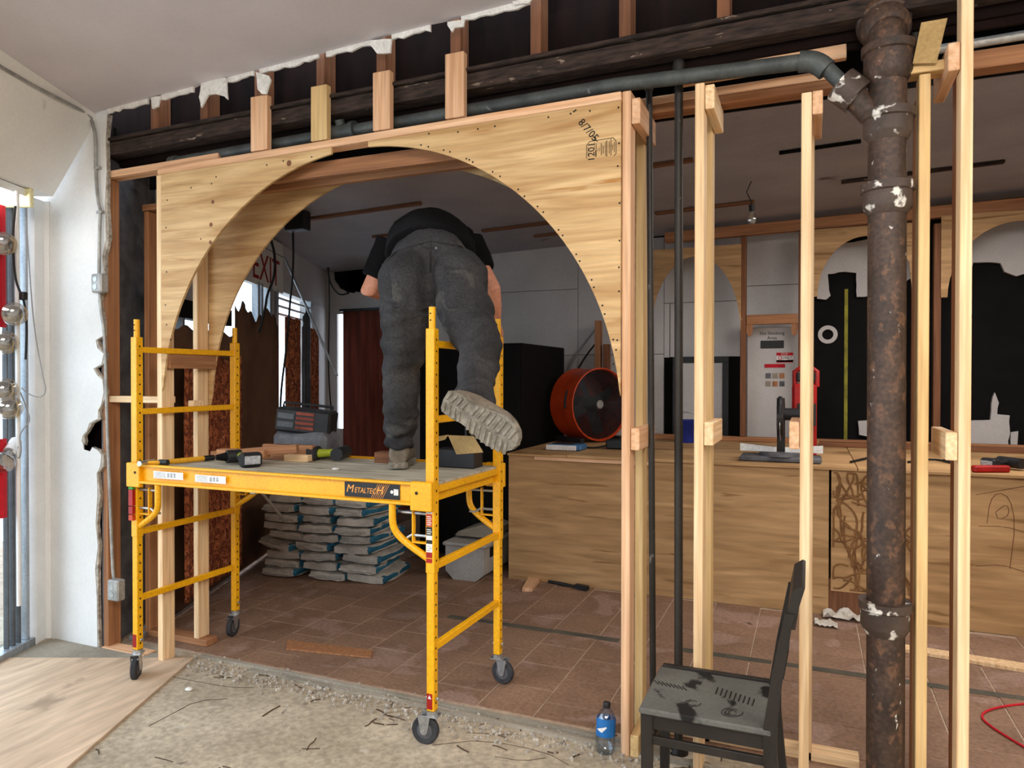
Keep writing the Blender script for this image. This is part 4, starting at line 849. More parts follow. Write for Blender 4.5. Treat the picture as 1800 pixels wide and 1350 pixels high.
for y in (2.60, 2.955):
    G().prism([(-.562, 0), (-.53, 0), (-.522, .428), (-.566, .428)], y, y+.035, 'y').build('front_leg', M['chair'], ch)
    yy = y-.012 if y < 2.8 else y+.012
    G().prism([(-.105, 0), (-.06, 0), (-.082, .18), (-.098, .36), (-.098, .46), (-.082, .62), (-.05, .83), (-.042, .855), (-.074, .855), (-.115, .64), (-.142, .46), (-.142, .34), (-.125, .18)], yy, yy+.035, 'y').build('back_leg', M['chair'], ch)
    G().box((-.53, -.14), (y+.006, y+.026), (.372, .43)).build('apron', M['chair'], ch)
    G().box((-.53, -.12), (y+.008, y+.026), (.315, .345)).build('side_stretcher', M['chair'], ch)
G().box((-.556, -.534), (2.63, 2.96), (.372, .43)).build('apron', M['chair'], ch)
G().box((-.552, -.536), (2.63, 2.96), (.27, .295)).build('front_stretcher', M['chair'], ch)
G().prism([(-.072, .80), (-.042, .80), (-.030, .88), (-.012, .945), (-.022, .95), (-.052, .93), (-.066, .86)], 2.60, 2.99, 'y').build('top_rail', M['chair'], ch)
G().prism([(-.10, .62), (-.078, .62), (-.062, .72), (-.084, .72)], 2.62, 2.97, 'y').build('back_slat', M['chair'], ch)
# ================================================================ BAR FRONT / COUNTER
M['glue'] = mat('brown_adhesive', '#8a6238', '#6f4b2a', 20)
bc = thing('bar_counter', 'long rough plywood bar counter across the back room', 'counter', (0, 6.4, 0))
def cy(x): return 5.446+.009*(x+2.28)
for xa, xb, m, zb in ((-2.28, .125, 'plyd', .0), (.14, .66, 'plyd', .17), (.665, 2.3, 'plyd', .0)):
    G().prism([(xa, cy(xa)), (xb, cy(xb)), (xb, cy(xb)+.018), (xa, cy(xa)+.018)], zb, 1.012, 'z').build('front_panel', M[m], bc)
G().box((.10, .70), (5.48, 5.50), (0, .25), bev=0).build('toe_board', M['old'], bc)
G().box((-2.28, -2.262), (5.465, 7.5), (0, 1.012)).build('side_panel', M['plyd'], bc)
for xa, xb in ((-2.285, -1.78), (-1.775, .30), (.305, 2.3)):
    G().box((xa, xb), (5.428, 6.62), (1.014, 1.034)).build('top_panel', M['plyd'], bc)
    G().box((xa, xb), (6.624, 7.55), (1.014, 1.034)).build('top_panel', M['plyd'], bc)
barx('top_batten', (-2.05, -1.1), (5.425, 5.444), (.985, 1.012), M['firr'], bc)
g = G(); random.seed(3)
for k in range(64):
    x = random.uniform(.17, .60); z = random.uniform(.22, .93); pts = []; a = random.uniform(0, 6.3)
    for j in range(7):
        pts.append((min(.645, max(.155, x)), cy(.4)-.001, min(.99, max(.19, z)))); a += random.uniform(-.7, .7); x += .045*math.cos(a); z += .06*math.sin(a)
    g.tube(pts, .0075, 6, sm=1)
g.build('glue_swirls', M['glue'], bc, kind='stuff')
g = G()
for pts in ([(1715, 870), (1760, 862), (1800, 855)], [(1735, 920), (1740, 880), (1755, 865), (1775, 875), (1785, 920), (1775, 1000)], [(1750, 900), (1770, 885), (1775, 905), (1755, 915), (1750, 900)], [(1720, 925), (1765, 925), (1800, 935)], [(1715, 995), (1760, 992), (1800, 1005)], [(1660, 870), (1658, 900)]):
    q = [onY(a, b, 5.446+.009*3.4) for a, b in pts]; g.tube(q, .0022, 5, sm=1)
g.build('pencil_scribble', M['old'], bc, kind='stuff')
# ================================================================ BACK ROOM FURNITURE
cb = thing('tall_cabinet', 'tall black cabinet standing behind the bending worker', 'cabinet', (-2.85, 6.5, 0))
G().box((-3.38, -2.35), (5.92, 7.1), (.03, 1.955), bev=.006).build('body', M['blkp'], cb)
for xa, xb in ((-3.37, -2.85), (-2.843, -2.36)): G().box((xa, xb), (5.895, 5.918), (.08, 1.94), bev=.004).build('door', M['blkp'], cb)
for x in (-2.88, -2.815): G().box((x-.008, x+.008), (5.865, 5.885), (.9, 1.3)).build('handle', M['dkfr'], cb)
bn = thing('white_bin', 'off-white rounded plastic bin on the floor seen through the scaffold end', 'bin', (-2.65, 5.5, 0))
pf = [onY(a, b, 5.25) for a, b in ((783, 958), (783, 1002), (797, 1020), (836, 1025), (850, 1012), (851, 962))]
G().prism([(v.x, max(v.z, 0)) for v in pf], 5.25, 5.78, 'y').build('bin_body', M['tubw'], bn)
G().box((pf[-1].x, pf[-1].x+.006), (5.36, 5.62), (.18, .26)).build('side_slot', M['blk'], bn)
G().box((pf[0].x-.02, pf[-1].x+.02), (5.23, 5.8), (pf[0].z, pf[0].z+.03), bev=.01).build('lid', M['tubw'], bn)
dpn = G().prism([(-2.75, .325), (-2.42, .325), (-2.38, .40), (-2.5, .43), (-2.72, .36)], 5.4, 5.75, 'y').build('dust_pan', M['conc2'], label='grey dusty pan lying on top of the off-white bin', cat='dustpan')
# drum fan
fc = at(1036, 710, 6.95); fn = Vector((.83, -.56, 0)).normalized()
fm = Matrix.Translation(fc) @ fn.to_track_quat('Z', 'Y').to_matrix().to_4x4()
fa = thing('drum_fan', 'large orange drum fan with dark grille on the counter', 'fan', (fc.x, fc.y, 1.035))
G().lathe([(.335, -.17), (.345, -.17), (.338, -.15), (.338, .15), (.348, .17), (.336, .172), (.326, .15), (.326, -.15), (.335, -.17)], 40, mw=fm).build('shroud', M['org'], fa, smooth=True)
g = G()
for r in [.045+.0115*k for k in range(26)]:
    g.tube([fm @ Vector((r*math.cos(a), r*math.sin(a), .155)) for a in [2*pi*k/40 for k in range(41)]], .0036, 4)
for k in range(12): a = pi*k/6; g.tube([fm @ Vector((.04*math.cos(a), .04*math.sin(a), .157)), fm @ Vector((.33*math.cos(a), .33*math.sin(a), .15))], .003, 4)
g.build('grille', M['blk'], fa)
G().lathe([(.0, .16), (.04, .16), (.045, .15), (.045, .14)][1:], 16, mw=fm).build('grille_badge', M['zinc'], fa)
for k in range(4):
    a = 2*pi*k/4+.4; bm_ = fm @ Matrix.Rotation(a, 4, 'Z'); G().box((.05, .31), (-.055, .055), (-.006, .0), mw=bm_ @ Matrix.Rotation(.45, 4, 'X')).build('fan_blade', M['dkfr'], fa)
G().cyl(fm @ Vector((0, 0, -.16)), fm @ Vector((0, 0, .04)), .075, n=18).build('motor', M['blk'], fa)
sd = Vector((fn.y, -fn.x, 0))
for s_ in (-1, 1):
    b0 = Vector((fc.x, fc.y, 1.037))+sd*.24*s_; G().box((-.19, .19), (-.02, .02), (0, .05), mw=frame(b0, fn, Vector((-fn.y, fn.x, 0)))).build('foot', M['blk'], fa)
q = fc-sd*.0+fn*.0; 
G().tube([fm @ Vector((-.345*math.cos(t_)*1, -.345*math.sin(t_)*0+.34*math.sin(t_), .06)) for t_ in (-.1, .15, .4)], .012, 8).build('side_handle', M['blk'], fa)
# wipes pack and power block on the counter
wp = thing('wipes_pack', 'flat blue and white pack lying on the counter before the fan', 'pack', (-1.9, 5.85, 1.035))
G().box((-2.06, -1.76), (5.76, 5.95), (1.036, 1.085), bev=.012).build('pack_body', M['bluep'], wp)
G().box((-2.065, -1.80), (5.745, 5.762), (1.038, 1.08), bev=.004).build('pack_front', M['paper'], wp)
G().box((-2.02, -1.85), (5.78, 5.92), (1.084, 1.094), bev=.003).build('pack_lid', M['blk'], wp)
pb = thing('power_block', 'black plug block with a cord on the counter beside the fan', 'plug', (-1.55, 6.1, 1.035))
G().box((-1.62, -1.46), (6.02, 6.12), (1.036, 1.12), bev=.012).build('block', M['blk'], pb)
G().tube([(-1.62, 6.06, 1.06), (-1.72, 6.0, 1.042), (-1.85, 6.05, 1.042), (-1.95, 6.2, 1.042)], .008, 6, sm=2).build('cord', M['blackcord'], pb, smooth=True)
# miter saw
sx, sy_ = -.2, 5.72
ms = thing('miter_saw', 'grey and black miter saw on the counter edge with white fences', 'saw', (sx, sy_, 1.035))
G().box((sx-.28, sx+.28), (sy_-.16, sy_+.10), (1.036, 1.075), bev=.01).build('base', M['hub'], ms)
G().cyl((sx, sy_-.03, 1.075), (sx, sy_-.03, 1.095), .15, n=28).build('turntable', M['hub'], ms)
for xa, xb in ((sx-.29, sx-.03), (sx+.03, sx+.29)): G().prism([(xa, 1.095), (xb, 1.095), (xb, 1.13 if xa < sx else 1.15), (xa, 1.15 if xa < sx else 1.13)], sy_+.02, sy_+.045, 'y').build('fence', M['paper'], ms)
G().cyl((sx-.022, sy_-.05, 1.36), (sx+.022, sy_-.05, 1.36), .14, n=28).build('blade_guard', M['steeld'], ms)
G().cyl((sx-.002, sy_-.06, 1.31), (sx+.002, sy_-.06, 1.31), .128, n=28).build('blade', M['zinc'], ms)
G().prism([(sy_+.05, 1.09), (sy_+.12, 1.09), (sy_+.07, 1.45), (sy_-.02, 1.50), (sy_-.04, 1.40), (sy_+.02, 1.36)], sx-.028, sx+.028, 'x').build('arm', M['steeld'], ms)
G().cyl((sx+.02, sy_-.02, 1.38), (sx+.13, sy_-.02, 1.38), .045, n=18).build('motor', M['blk'], ms, smooth=True)
G().tube([(sx, sy_-.10, 1.50), (sx, sy_-.17, 1.47), (sx, sy_-.18, 1.39)], .017, 10, sm=1).build('handle', M['blk'], ms, smooth=True)
rc = thing('red_case', 'upright red tool case with a black handle behind the miter saw', 'case', (-.05, 6.1, 1.035))
G().box((-.13, .05), (6.02, 6.2), (1.036, 1.60), bev=.02).build('case_body', M['red'], rc)
G().tube([(-.11, 6.1, 1.58), (-.11, 6.1, 1.70), (-.08, 6.1, 1.72), (.02, 6.1, 1.72), (.05, 6.1, 1.70), (.05, 6.1, 1.58)], .02, 10).build('case_frame', M['red'], rc, smooth=True)
G().box((-.10, .04), (6.07, 6.13), (1.62, 1.69), bev=.01).build('handle', M['blk'], rc)
G().box((-.09, .045), (6.008, 6.02), (1.28, 1.45)).build('case_label', M['steeld'], rc)
# cordless drills
def drill(label, p, dr, up=1, lime='lime', sc_=1.0):
    """p: centre of the battery face on its support, dr: direction from battery to handle"""
    d = Vector(dr).normalized(); sd_ = Vector((-d.y, d.x, 0)); t = thing('cordless_drill', label, 'drill', p); k = sc_
    m = frame(p, d, sd_)
    G().box((-.035*k, .03*k), (-.055*k, .055*k), (.002, .078*k), mw=m, bev=.012).build('battery', M['blk'], t)
    G().box((-.0375*k, -.034*k), (-.042*k, .040*k), (.018*k, .062*k), mw=m, bev=.001).build('battery_label', M['grlab'], t)
    G().tube([m @ Vector((.02*k, 0, .04*k)), m @ Vector((.08*k, .0, .042*k)), m @ Vector((.15*k, .01*k, .045*k))], .02, 12, rs=[(.03*k, .026*k), (.022*k, .022*k), (.026*k, .024*k)]).build('grip', M[lime], t, smooth=True)
    G().cyl(m @ Vector((.165*k, -.09*k, .045*k)), m @ Vector((.165*k, .075*k, .045*k)), .036*k, n=18).build('motor_housing', M['blk'], t, smooth=True)
    G().cyl(m @ Vector((.165*k, .07*k, .045*k)), m @ Vector((.165*k, .13*k, .045*k)), .026*k, .014*k, n=14).build('chuck', M['blkp'], t, smooth=True)
    G().box((.075*k, .10*k), (.02*k, .04*k), (.03*k, .055*k), mw=m).build('trigger', M['blk'], t)
    return t
DK = 1.173
q = onZ(440, 821, DK); drill('lime and black cordless drill lying at the front edge of the deck', Vector((q.x, q.y, DK)), (-.86, .5, 0))
q = onZ(552, 809, DK); drill('lime and black cordless drill lying near the middle of the deck', Vector((q.x, q.y, DK)), (.96, .28, 0))
q = onZ(1745, 828, 1.035); drill('black cordless drill with a grey battery at the right end of the counter', Vector((q.x, q.y+.06, 1.036)), (.75, .6, 0), lime='blk')
q = onZ(1714, 831, 1.035); q2 = onZ(1778, 831, 1.035); G().box((0, (q2-q).length), (-.0, .05), (0, .045), mw=frame(q, q2-q, Vector((-(q2-q).y, (q2-q).x, 0))), bev=.01).build('red_level', M['red'], label='short red tool lying on the front edge of the counter at right', cat='tool')
for k, (pts, lab) in enumerate((([(1495, 812), (1520, 806), (1550, 800), (1535, 815)], 'black cable lying on the counter left of the iron stack'), ([(1596, 812), (1640, 806), (1680, 815), (1660, 808)], 'black cable lying on the counter right of the iron stack'))):
    G().tube([onZ(a, b, 1.045) for a, b in pts], .008, 6, sm=2).build('counter_cable', M['blackcord'], smooth=True, label=lab, cat='cable')
bk = thing('bucket', 'small blue bucket on the counter by the grey door', 'bucket', (-1.0, 7.0, 1.035))
G().lathe([(.075, 1.036), (.095, 1.24), (.10, 1.245), (.10, 1.25), (.088, 1.25), (.07, 1.05)], 20, mw=Matrix.Translation((-1.08, 6.95, 0))).build('bucket_body', M['blue'], bk, smooth=True)
G().tube([(-1.18, 6.95, 1.235), (-1.15, 6.93, 1.30), (-1.08, 6.92, 1.33), (-1.01, 6.93, 1.30), (-.98, 6.95, 1.235)], .004, 6, sm=1).build('bail', M['zinc'], bk)
# ---- framing, arches and signs at the back wall
bf = thing('back_framing', 'brown timber framing with plywood arches along the back wall', 'framing', (.3, 7.3, 1.035))
for pa, pb in ((1301, 1311), (1403, 1413), (1603, 1619), (1641, 1654)):
    xa, xb = onY(pa, 600, 7.25).x, onY(pb, 600, 7.25).x; stud('stud', (xa, xb), (7.25, 7.34), (1.082, 3.0), M['old'], bf)
barx('top_plate', (-1.35, 2.25), (7.25, 7.34), (3.0, 3.10), M['redw'], bf, dz=.08)
barx('bottom_plate', (-1.5, 2.25), (7.25, 7.34), (1.036, 1.08), M['redw'], bf)
barx('back_ledge', (.08, 2.25), (7.0, 7.12), (1.036, 1.075), M['old'], bf)
xa, xb = onY(1312, 570, 7.25).x, onY(1402, 570, 7.25).x
barx('cross_piece', (xa, xb), (7.25, 7.34), (2.16, 2.25), M['redw'], bf)
g = G()
for k in range(2):
    x0_ = xa+(xb-xa)*k*.88; G().prism([(x0_, 2.16), (x0_+.06, 2.16), (x0_+.05, 2.06), (x0_+.02, 2.04), (x0_, 2.08)], 7.26, 7.28, 'y').build('bracket_trim', M['redw'], bf)
def archpanel(xa, xb, xc, hw, zs, zr, zt, zbl, zbr):
    pts = [(xa, zbl), (xa, zt), (xb, zt), (xb, zbr)]
    ar_ = [(xc+hw*math.cos(a), zs+zr*math.sin(a)) for a in [pi*k/24 for k in range(25)]]
    ar_ = [(x, z) for x, z in ar_ if xa+.004 < x < xb-.004 and z < zt-.01]
    G().prism(pts+ar_, 7.235, 7.249, 'y').build('arch_panel', M['plyd'], bf)
archpanel(-1.48, -.615, -1.05, .43, 2.10, .74, 2.93, 2.10, 2.10)
archpanel(.03, .83, .46, .40, 2.40, .53, 3.02, 2.40, 2.40)
archpanel(1.05, 2.1, 1.62, .52, 2.35, .62, 3.06, 2.35, 2.35)
d1 = thing('door_1', 'grey door in a black frame at the back wall', None, (-1.0, 7.52, 1.03), kind=S3)
xa, xb = onY(1183, 700, 7.52).x, onY(1281, 700, 7.52).x
G().box((xa+.06, xb-.06), (7.50, 7.54), (1.03, 1.80), bev=.002).build('door_leaf', M['gwall'], d1)
G().box((xa, xb), (7.49, 7.56), (1.80, 1.86)).build('door_frame', M['blk'], d1)
for x in (xa, xb-.06): G().box((x, x+.06), (7.49, 7.56), (1.03, 1.80)).build('door_frame', M['blk'], d1)
sb = thing('notice_board', 'white panel with small notices on the back wall', 'notice board', (-.26, 7.45, 1.08))
xa, xb = onY(1314, 600, 7.45).x, onY(1403, 600, 7.45).x
G().box((xa, xb), (7.44, 7.46), (1.036, 2.14)).build('panel', M['gwall'], sb)
def onp(px, py): return onY(px, py, 7.437)
def pbox(name, x0, y0, x1, y1, m): a, b = onp(x0, y0), onp(x1, y1); return box(name, (a.x, b.x), (7.434, 7.44), (b.z, a.z), M[m], sb, bev=0)
q = onp(1357, 590); text('lettering', 'No Smoking\nArea', .045, frame((q.x, 7.4385, q.z), (1, 0, 0), (0, 0, 1)), M['ink'], sb)
pbox('black_plate', 1337, 599, 1378, 612, 'blk'); pbox('red_notice', 1365, 620, 1394, 625, 'redc'); pbox('white_notice', 1365, 625, 1394, 636, 'paper'); pbox('red_notice', 1365, 633, 1394, 637, 'redc'); pbox('red_notice', 1344, 640, 1380, 646, 'redc')
q = onp(1379, 622.5); text('lettering', 'STOP', .026, frame((q.x, 7.4335, q.z), (1, 0, 0), (0, 0, 1)), M['paper'], sb)
q = onp(1383, 629); text('lettering', 'ONLY', .036, frame((q.x, 7.4335, q.z), (1, 0, 0), (0, 0, 1)), M['ink'], sb)
q = onp(1371, 629); G().lathe([(.012, 0), (.018, 0), (.018, .001), (.012, .001)], 14, mw=frame((q.x, 7.4335, q.z), (1, 0, 0), (0, 0, 1)), cap=False).build('round_symbol', M['redc'], sb)
for i in range(3):
    for j in range(2): pbox('picture', 1346+i*12, 656+j*14, 1355+i*12, 665+j*14, ('hub', 'conc2', 'redw')[(i+j) % 3])
rg = onY(1455, 588, 7.61); G().lathe([(.05, 0), (.088, 0), (.088, .02), (.05, .02)], 24, mw=frame((rg.x, 7.629, rg.z), (1, 0, 0), (0, 0, 1)), cap=False).build('white_ring', M['gwall'], label='white ring hanging on the black back wall', cat='ring', origin=Vector((rg.x, 7.55, rg.z-.09)))
a, b = onY(1487, 480, 7.62), onY(1489, 776, 7.62); G().box((a.x-.012, a.x+.02), (7.615, 7.63), (1.05, 2.5)).build('yellow_strip', M['yelst'], label='narrow yellow strip running down the black back wall', cat='strip')
# hanging bulb
hb = thing('hanging_bulb', 'bare bulb in a black socket hanging by wire from the back ceiling', 'bulb', at(1322, 386, 5.6))
G().tube([at(1322, 316, 5.6), at(1312, 338, 5.6), at(1320, 352, 5.6), at(1321, 362, 5.6)], .004, 6).build('wire', M['blackcord'], hb)
G().cyl(at(1321, 360, 5.6), at(1322, 371, 5.6), .021, n=14).build('socket', M['blk'], hb, smooth=True)
G().lathe([(.012, 0), (.016, -.02), (.03, -.045), (.033, -.065), (.024, -.088), (.006, -.097)], 18, mw=Matrix.Translation(at(1322, 370, 5.6)) @ Matrix.Scale(1.12, 4)).build('bulb_glass', M['bulbg'], hb, smooth=True)
# ================================================================ SACKS under the scaffold
def sackmesh(seed):
    random.seed(seed); t = bmesh.new(); bmesh.ops.create_cube(t, size=1); bmesh.ops.subdivide_edges(t, edges=t.edges[:], cuts=5, use_grid_fill=True)
    for v in t.verts:
        x, y, z = v.co*2; r = 1-.10*abs(y)**6; zz = z*(1-.2*abs(x)**6)*(1-.25*abs(y)**8)
        v.co = Vector((x*.168*r, y*.255, zz*.038+.039)); v.co += Vector((noise.noise(v.co*14+Vector((seed, 0, 0)))*.012, noise.noise(v.co*14+Vector((0, seed, 0)))*.012, noise.noise(v.co*14+Vector((0, 0, seed)))*.012))
    return t
random.seed(5); k = 0; colsn = ('left', 'middle', 'right')
sack_me = []
for s_ in range(4):
    g = G(); g.merge(sackmesh(s_+1)); o = g.build('sack_proto', M['sack'], smooth=True, origin=Vector((0, 0, 0))); sack_me.append(o.data); bpy.data.objects.remove(o)
g = G().box((.115, .172), (-.245, .250), (.010, .068), bev=.02); o = g.build('tmp', M['sackb'], smooth=True, origin=Vector((0, 0, 0))); blue_me = o.data; bpy.data.objects.remove(o)
g = G().box((-.155, .13), (-.268, -.24), (.022, .042), bev=.006); o = g.build('tmp', M['sackw'], origin=Vector((0, 0, 0))); seam_me = o.data; bpy.data.objects.remove(o)
for ci in range(3):
    for ri in range(10):
        if ci == 0 and ri == 9: continue
        x = -4.06+ci*.345+random.uniform(-.04, .04)+(.03 if ri < 3 else 0); y = 5.02+ci*.035+random.uniform(-.03, .03); z = ri*.0755+.001
        mw = Matrix.Translation((x, y, z)) @ Matrix.Rotation(random.uniform(-.16, .16)+.03, 4, 'Z') @ Matrix.Rotation(random.uniform(-.05, .05)+(.09 if ci == 0 and ri in (3, 4) else 0), 4, 'Y')
        t = thing('cement_sack', f'grey paper cement sack, {ORD[ri]} layer from the floor in the {colsn[ci]} column of the stack', 'sack', group='cement sacks stacked under the scaffold')
        t.matrix_world = mw; WM[t.name] = mw
        for nm, me in (('sack_body', sack_me[(ci*3+ri) % 4]), ('teal_end', blue_me), ('seam_flap', seam_me)):
            if nm == 'seam_flap' and (ri+ci) % 3 == 2: continue
            p = bpy.data.objects.new(nm, me); link(p, mw, t)
# bar leaning on the stack
G().cyl(at(460, 866, 5.6), at(503, 918, 5.68), .012, n=10).build('lath_stick', M['conc2'], label='pale stick leaning against the front of the sack stack', cat='stick')
# ================================================================ THINGS ON THE DECK
hm = thing('hammer', 'yellow handled hammer lying at the left end of the deck', 'hammer', onZ(300, 812, 1.173))
a, b, c_ = onZ(254, 813, 1.19), onZ(285, 813, 1.19), onZ(358, 806, 1.19)
G().cyl(a+Vector((.02, -.05, 0)), a+Vector((-.0, .06, 0)), .014, n=14).build('head', M['zinc'], hm, smooth=True)
G().tube([a, b, b.lerp(c_, .5), c_], .014, 10, rs=[.009, .013, .015, .014]).build('handle', M['woodh'], hm, smooth=True)
G().tube([b-Vector((.02, 0, 0)), b+Vector((.03, .01, 0))], .0165, 10).build('ferrule', M['blk'], hm, smooth=True)
G().tube([c_, c_+(c_-b).normalized()*.06], .016, 10).build('grip_end', M['blk'], hm, smooth=True)
def block(label, px, dr, ln, w, h, z=1.173, m='redw', tz=0):
    p = onZ(px[0], px[1], z); d = Vector((math.cos(dr), math.sin(dr), tz)).normalized()
    lum('wood_block', p+Vector((0, 0, h/2)), p+Vector((0, 0, h/2))+d*ln, w, h, M[m], xd=(-d.y, d.x, 0), label=label, cat='wood block', group='lumber offcuts on the deck')
block('thick offcut standing on edge at the right front of the lumber pile', (484, 808), .13, .25, .038, .089)
block('thick offcut on edge, left neighbour of the front thick one', (464, 807), .13, .25, .038, .089)
block('small flat offcut beside the drill at the right end of the lumber pile', (505, 810), .13, .15, .07, .038, m='fir')
block('long flat offcut at the bottom left of the lumber pile', (378, 803), .15, .30, .089, .038)
block('flat offcut second from the left at the bottom of the lumber pile', (412, 804), .25, .26, .06, .038)
block('offcut lying on top at the left of the lumber pile', (386, 801), .14, .30, .06, .04, z=1.213)
block('slanted long offcut lying across the middle of the lumber pile', (428, 803), .38, .30, .045, .045, z=1.213, tz=.08)
block('offcut with a rough face lying behind the worker\'s planted boot', (664, 812), .1, .14, .089, .06, m='old')
gb = Vector((-2.80, 3.45, 1.173))
G().box((gb.x-.20, gb.x+.19), (gb.y+.0, gb.y+.18), (1.174, 1.325), bev=.03).build('tool_bag', M['hub'], label='dusty dark grey tool case behind the lumber pile on the deck', cat='tool case')
rd = thing('jobsite_radio', 'black boxy radio with striped front resting tilted on the grey tool case', 'radio', (gb.x, gb.y+.1, 1.325))
rmw = Matrix.Translation((gb.x+.0, gb.y+.09, 1.385)) @ Matrix.Rotation(.35, 4, 'Z') @ Matrix.Rotation(.10, 4, 'Y')
G().box((-.165, .165), (-.085, .085), (-.07, .075), mw=rmw, bev=.014).build('radio_body', M['blk'], rd)
for k in range(4): G().box((-.04, .07), (-.090, -.084), (-.045+k*.028, -.027+k*.028), mw=rmw).build('front_stripe', M['rustc'], rd)
for k in range(2): G().box((-.15, -.05), (-.090, -.084), (-.04+k*.05, -.005+k*.05), mw=rmw).build('speaker_panel', M['dkfr'], rd)
G().tube([rmw @ Vector((-.15, 0, .075)), rmw @ Vector((-.15, 0, .10)), rmw @ Vector((.15, 0, .10)), rmw @ Vector((.15, 0, .075))], .008, 8).build('carry_handle', M['blk'], rd)
cbx = onZ(806, 822, 1.173)
cd = thing('cardboard_box', 'open cardboard box of fixings on the deck behind the front post', 'box', (cbx.x, cbx.y, 1.173))
G().box((cbx.x-.13, cbx.x+.10), (cbx.y-.02, cbx.y+.09), (1.174, 1.27), bev=.004).build('box_body', M['blk'], cd)
G().prism([(cbx.x-.05, 1.345), (cbx.x+.10, 1.345), (cbx.x+.155, 1.262), (cbx.x+.0, 1.245)], cbx.y-.025, cbx.y-.022, 'y').build('box_flap', M['card'], cd)
G().prism([(cbx.x+.02, 1.35), (cbx.x+.09, 1.35), (cbx.x+.08, 1.40), (cbx.x+.02, 1.405)], cbx.y+.085, cbx.y+.088, 'y').build('box_flap', M['card'], cd)
G().prism([(cbx.x-.15, 1.33), (cbx.x-.05, 1.347), (cbx.x-.07, 1.32), (cbx.x-.15, 1.30)], cbx.y-.02, cbx.y-.017, 'y').build('box_flap', M['card'], cd)
q = onZ(590, 826, 1.173); G().sph(Vector((q.x, q.y, 1.178)), .022, 10, (1, .7, .3)).build('plaster_crumb', M['paper'], smooth=True, label='white plaster crumb on the scaffold deck', cat='plaster')
# ================================================================ LEFT: lamps, conduit, light fitting, cloth
pole = G(); pole.cyl(V(-2.80, 4.085, .35), V(-2.80, 4.085, 2.70), .012, n=12)
pole.build('light_pole', M['wtrim'], smooth=True, label='thin white vertical pole carrying clamp lamps at the storefront window', cat='pole')
def lamp(n, px, py, hx, hy, ph, label):
    t0 = 4.0; c0 = at(px, py, t0); r = thing('clamp_lamp', label, 'lamp', c0, 'clamp lamps on the window pole')
    h = at(hx, hy, t0+.12); f = (at(900, 600, 1.5)-c0).normalized() if ph else (c0-h).normalized()
    m = Matrix.Translation(c0) @ f.to_track_quat('Z', 'Y').to_matrix().to_4x4()
    G().lathe([(.022, -.10), (.03, -.07), (.056, -.02), (.066, .0), (.064, .014), (.038, .024), (.004, .027)], 22, mw=m).build('reflector_bulb', M['bulbg'], r, smooth=True)
    G().lathe([(.020, -.098), (.028, -.068), (.049, -.02), (.045, -.02), (.02, -.07), (.012, -.09)], 22, mw=m).build('reflector', M['zinc'], r, smooth=True)
    b0 = m @ Vector((0, 0, -.095)); G().cyl(b0, b0+(b0-c0).normalized()*.10, .030, n=16).build('lamp_holder', M['wtrim'], r, smooth=True)
    e = Vector(V(-2.80, 4.085, c0.z+.03)); G().tube([b0, b0.lerp(e, .5)+Vector((0, 0, .01)), e], .009, 8).build('clamp_arm', M['wtrim'], r, smooth=True)
for a in ((0, 6, 428, 25, 410, 1, 'clamp lamp highest on the window pole'), (1, 25, 552, 5, 535, 1, 'clamp lamp second from the top, its bulb facing right'), (2, 9, 602, 30, 598, 1, 'clamp lamp third from the top on the window pole'), (3, 8, 685, 30, 680, 1, 'clamp lamp fourth from the top, just above another bulb'), (4, 17, 717, 38, 712, 1, 'clamp lamp fifth from the top on the window pole'), (5, 4, 812, 22, 785, 0, 'clamp lamp lowest on the pole with a long white holder')): lamp(*a)
for z0, z1, lab in ((1.93, 2.62, 'upper red cloth strip hanging in the storefront window'), (.85, 1.30, 'lower red cloth strip hanging in the storefront window')):
    pts = []; 
    for k in range(9): pts.append((-2.885+.012*math.sin(k*1.9), 3.85+.032*k))
    G().prism(pts+[(x-.004, t_) for x, t_ in pts[::-1]], z0, z1, 'z', mw=FV).build('red_cloth', M['redc'], label=lab, cat='cloth')
def wire(name, pts, r, m, label, cat='cable', sm=2): G().tube(pts, r, 6, sm=sm).build(name, M[m], smooth=True, label=label, cat=cat)
wire('lamp_cable', [at(27, 362, 4.05), at(22, 420, 4.05), at(26, 490, 4.05), at(36, 515, 4.05), at(43, 530, 4.05), at(47, 570, 4.05), at(46, 610, 4.05), at(45, 632, 4.05)], .006, 'blackcord', 'black cable with a plug block hanging in front of the storefront window')
q = at(41, 518, 4.04); box('plug_block', (q.x-.018, q.x+.018), (q.y-.015, q.y+.015), (q.z-.03, q.z+.015), M['blk'], label='small black plug block on the hanging black cable', cat='plug', bev=.004)
wire('thin_cable', [at(46, 380, 4.1), at(52, 480, 4.1), at(60, 580, 4.1), at(76, 665, 4.1), at(82, 690, 4.1), at(70, 700, 4.1), at(50, 693, 4.1), at(38, 682, 4.1)], .003, 'greycord', 'thin grey cable looping from the window trim to the lamps')
wire('thin_cable', [at(36, 690, 4.08), at(46, 715, 4.08), at(54, 740, 4.08), at(42, 752, 4.08), at(34, 765, 4.08), at(38, 790, 4.08), at(34, 808, 4.08), at(28, 800, 4.08), at(32, 785, 4.08)], .0035, 'greycord', 'grey cable curled beside the lower clamp lamps')
cn = thing('conduit', 'grey conduit running from the bulkhead down the white wall to two steel boxes', 'conduit', onY(174, 600, 3.06))
bpts = [V(-2.54, 3.3, 3.19), V(-2.54, 3.75, 3.19), V(-2.52, 4.1, 3.2)]
G().tube(bpts+[onY(158, 202, 3.05), onY(164, 222, 3.06), onY(168, 238, 3.06), onY(168, 300, 3.06), onY(172, 352, 3.06), onY(177, 372, 3.06), onY(175, 400, 3.06), onY(174, 486, 3.06)], .010, 10, sm=1).build('upper_conduit', M['cond'], cn, smooth=True)
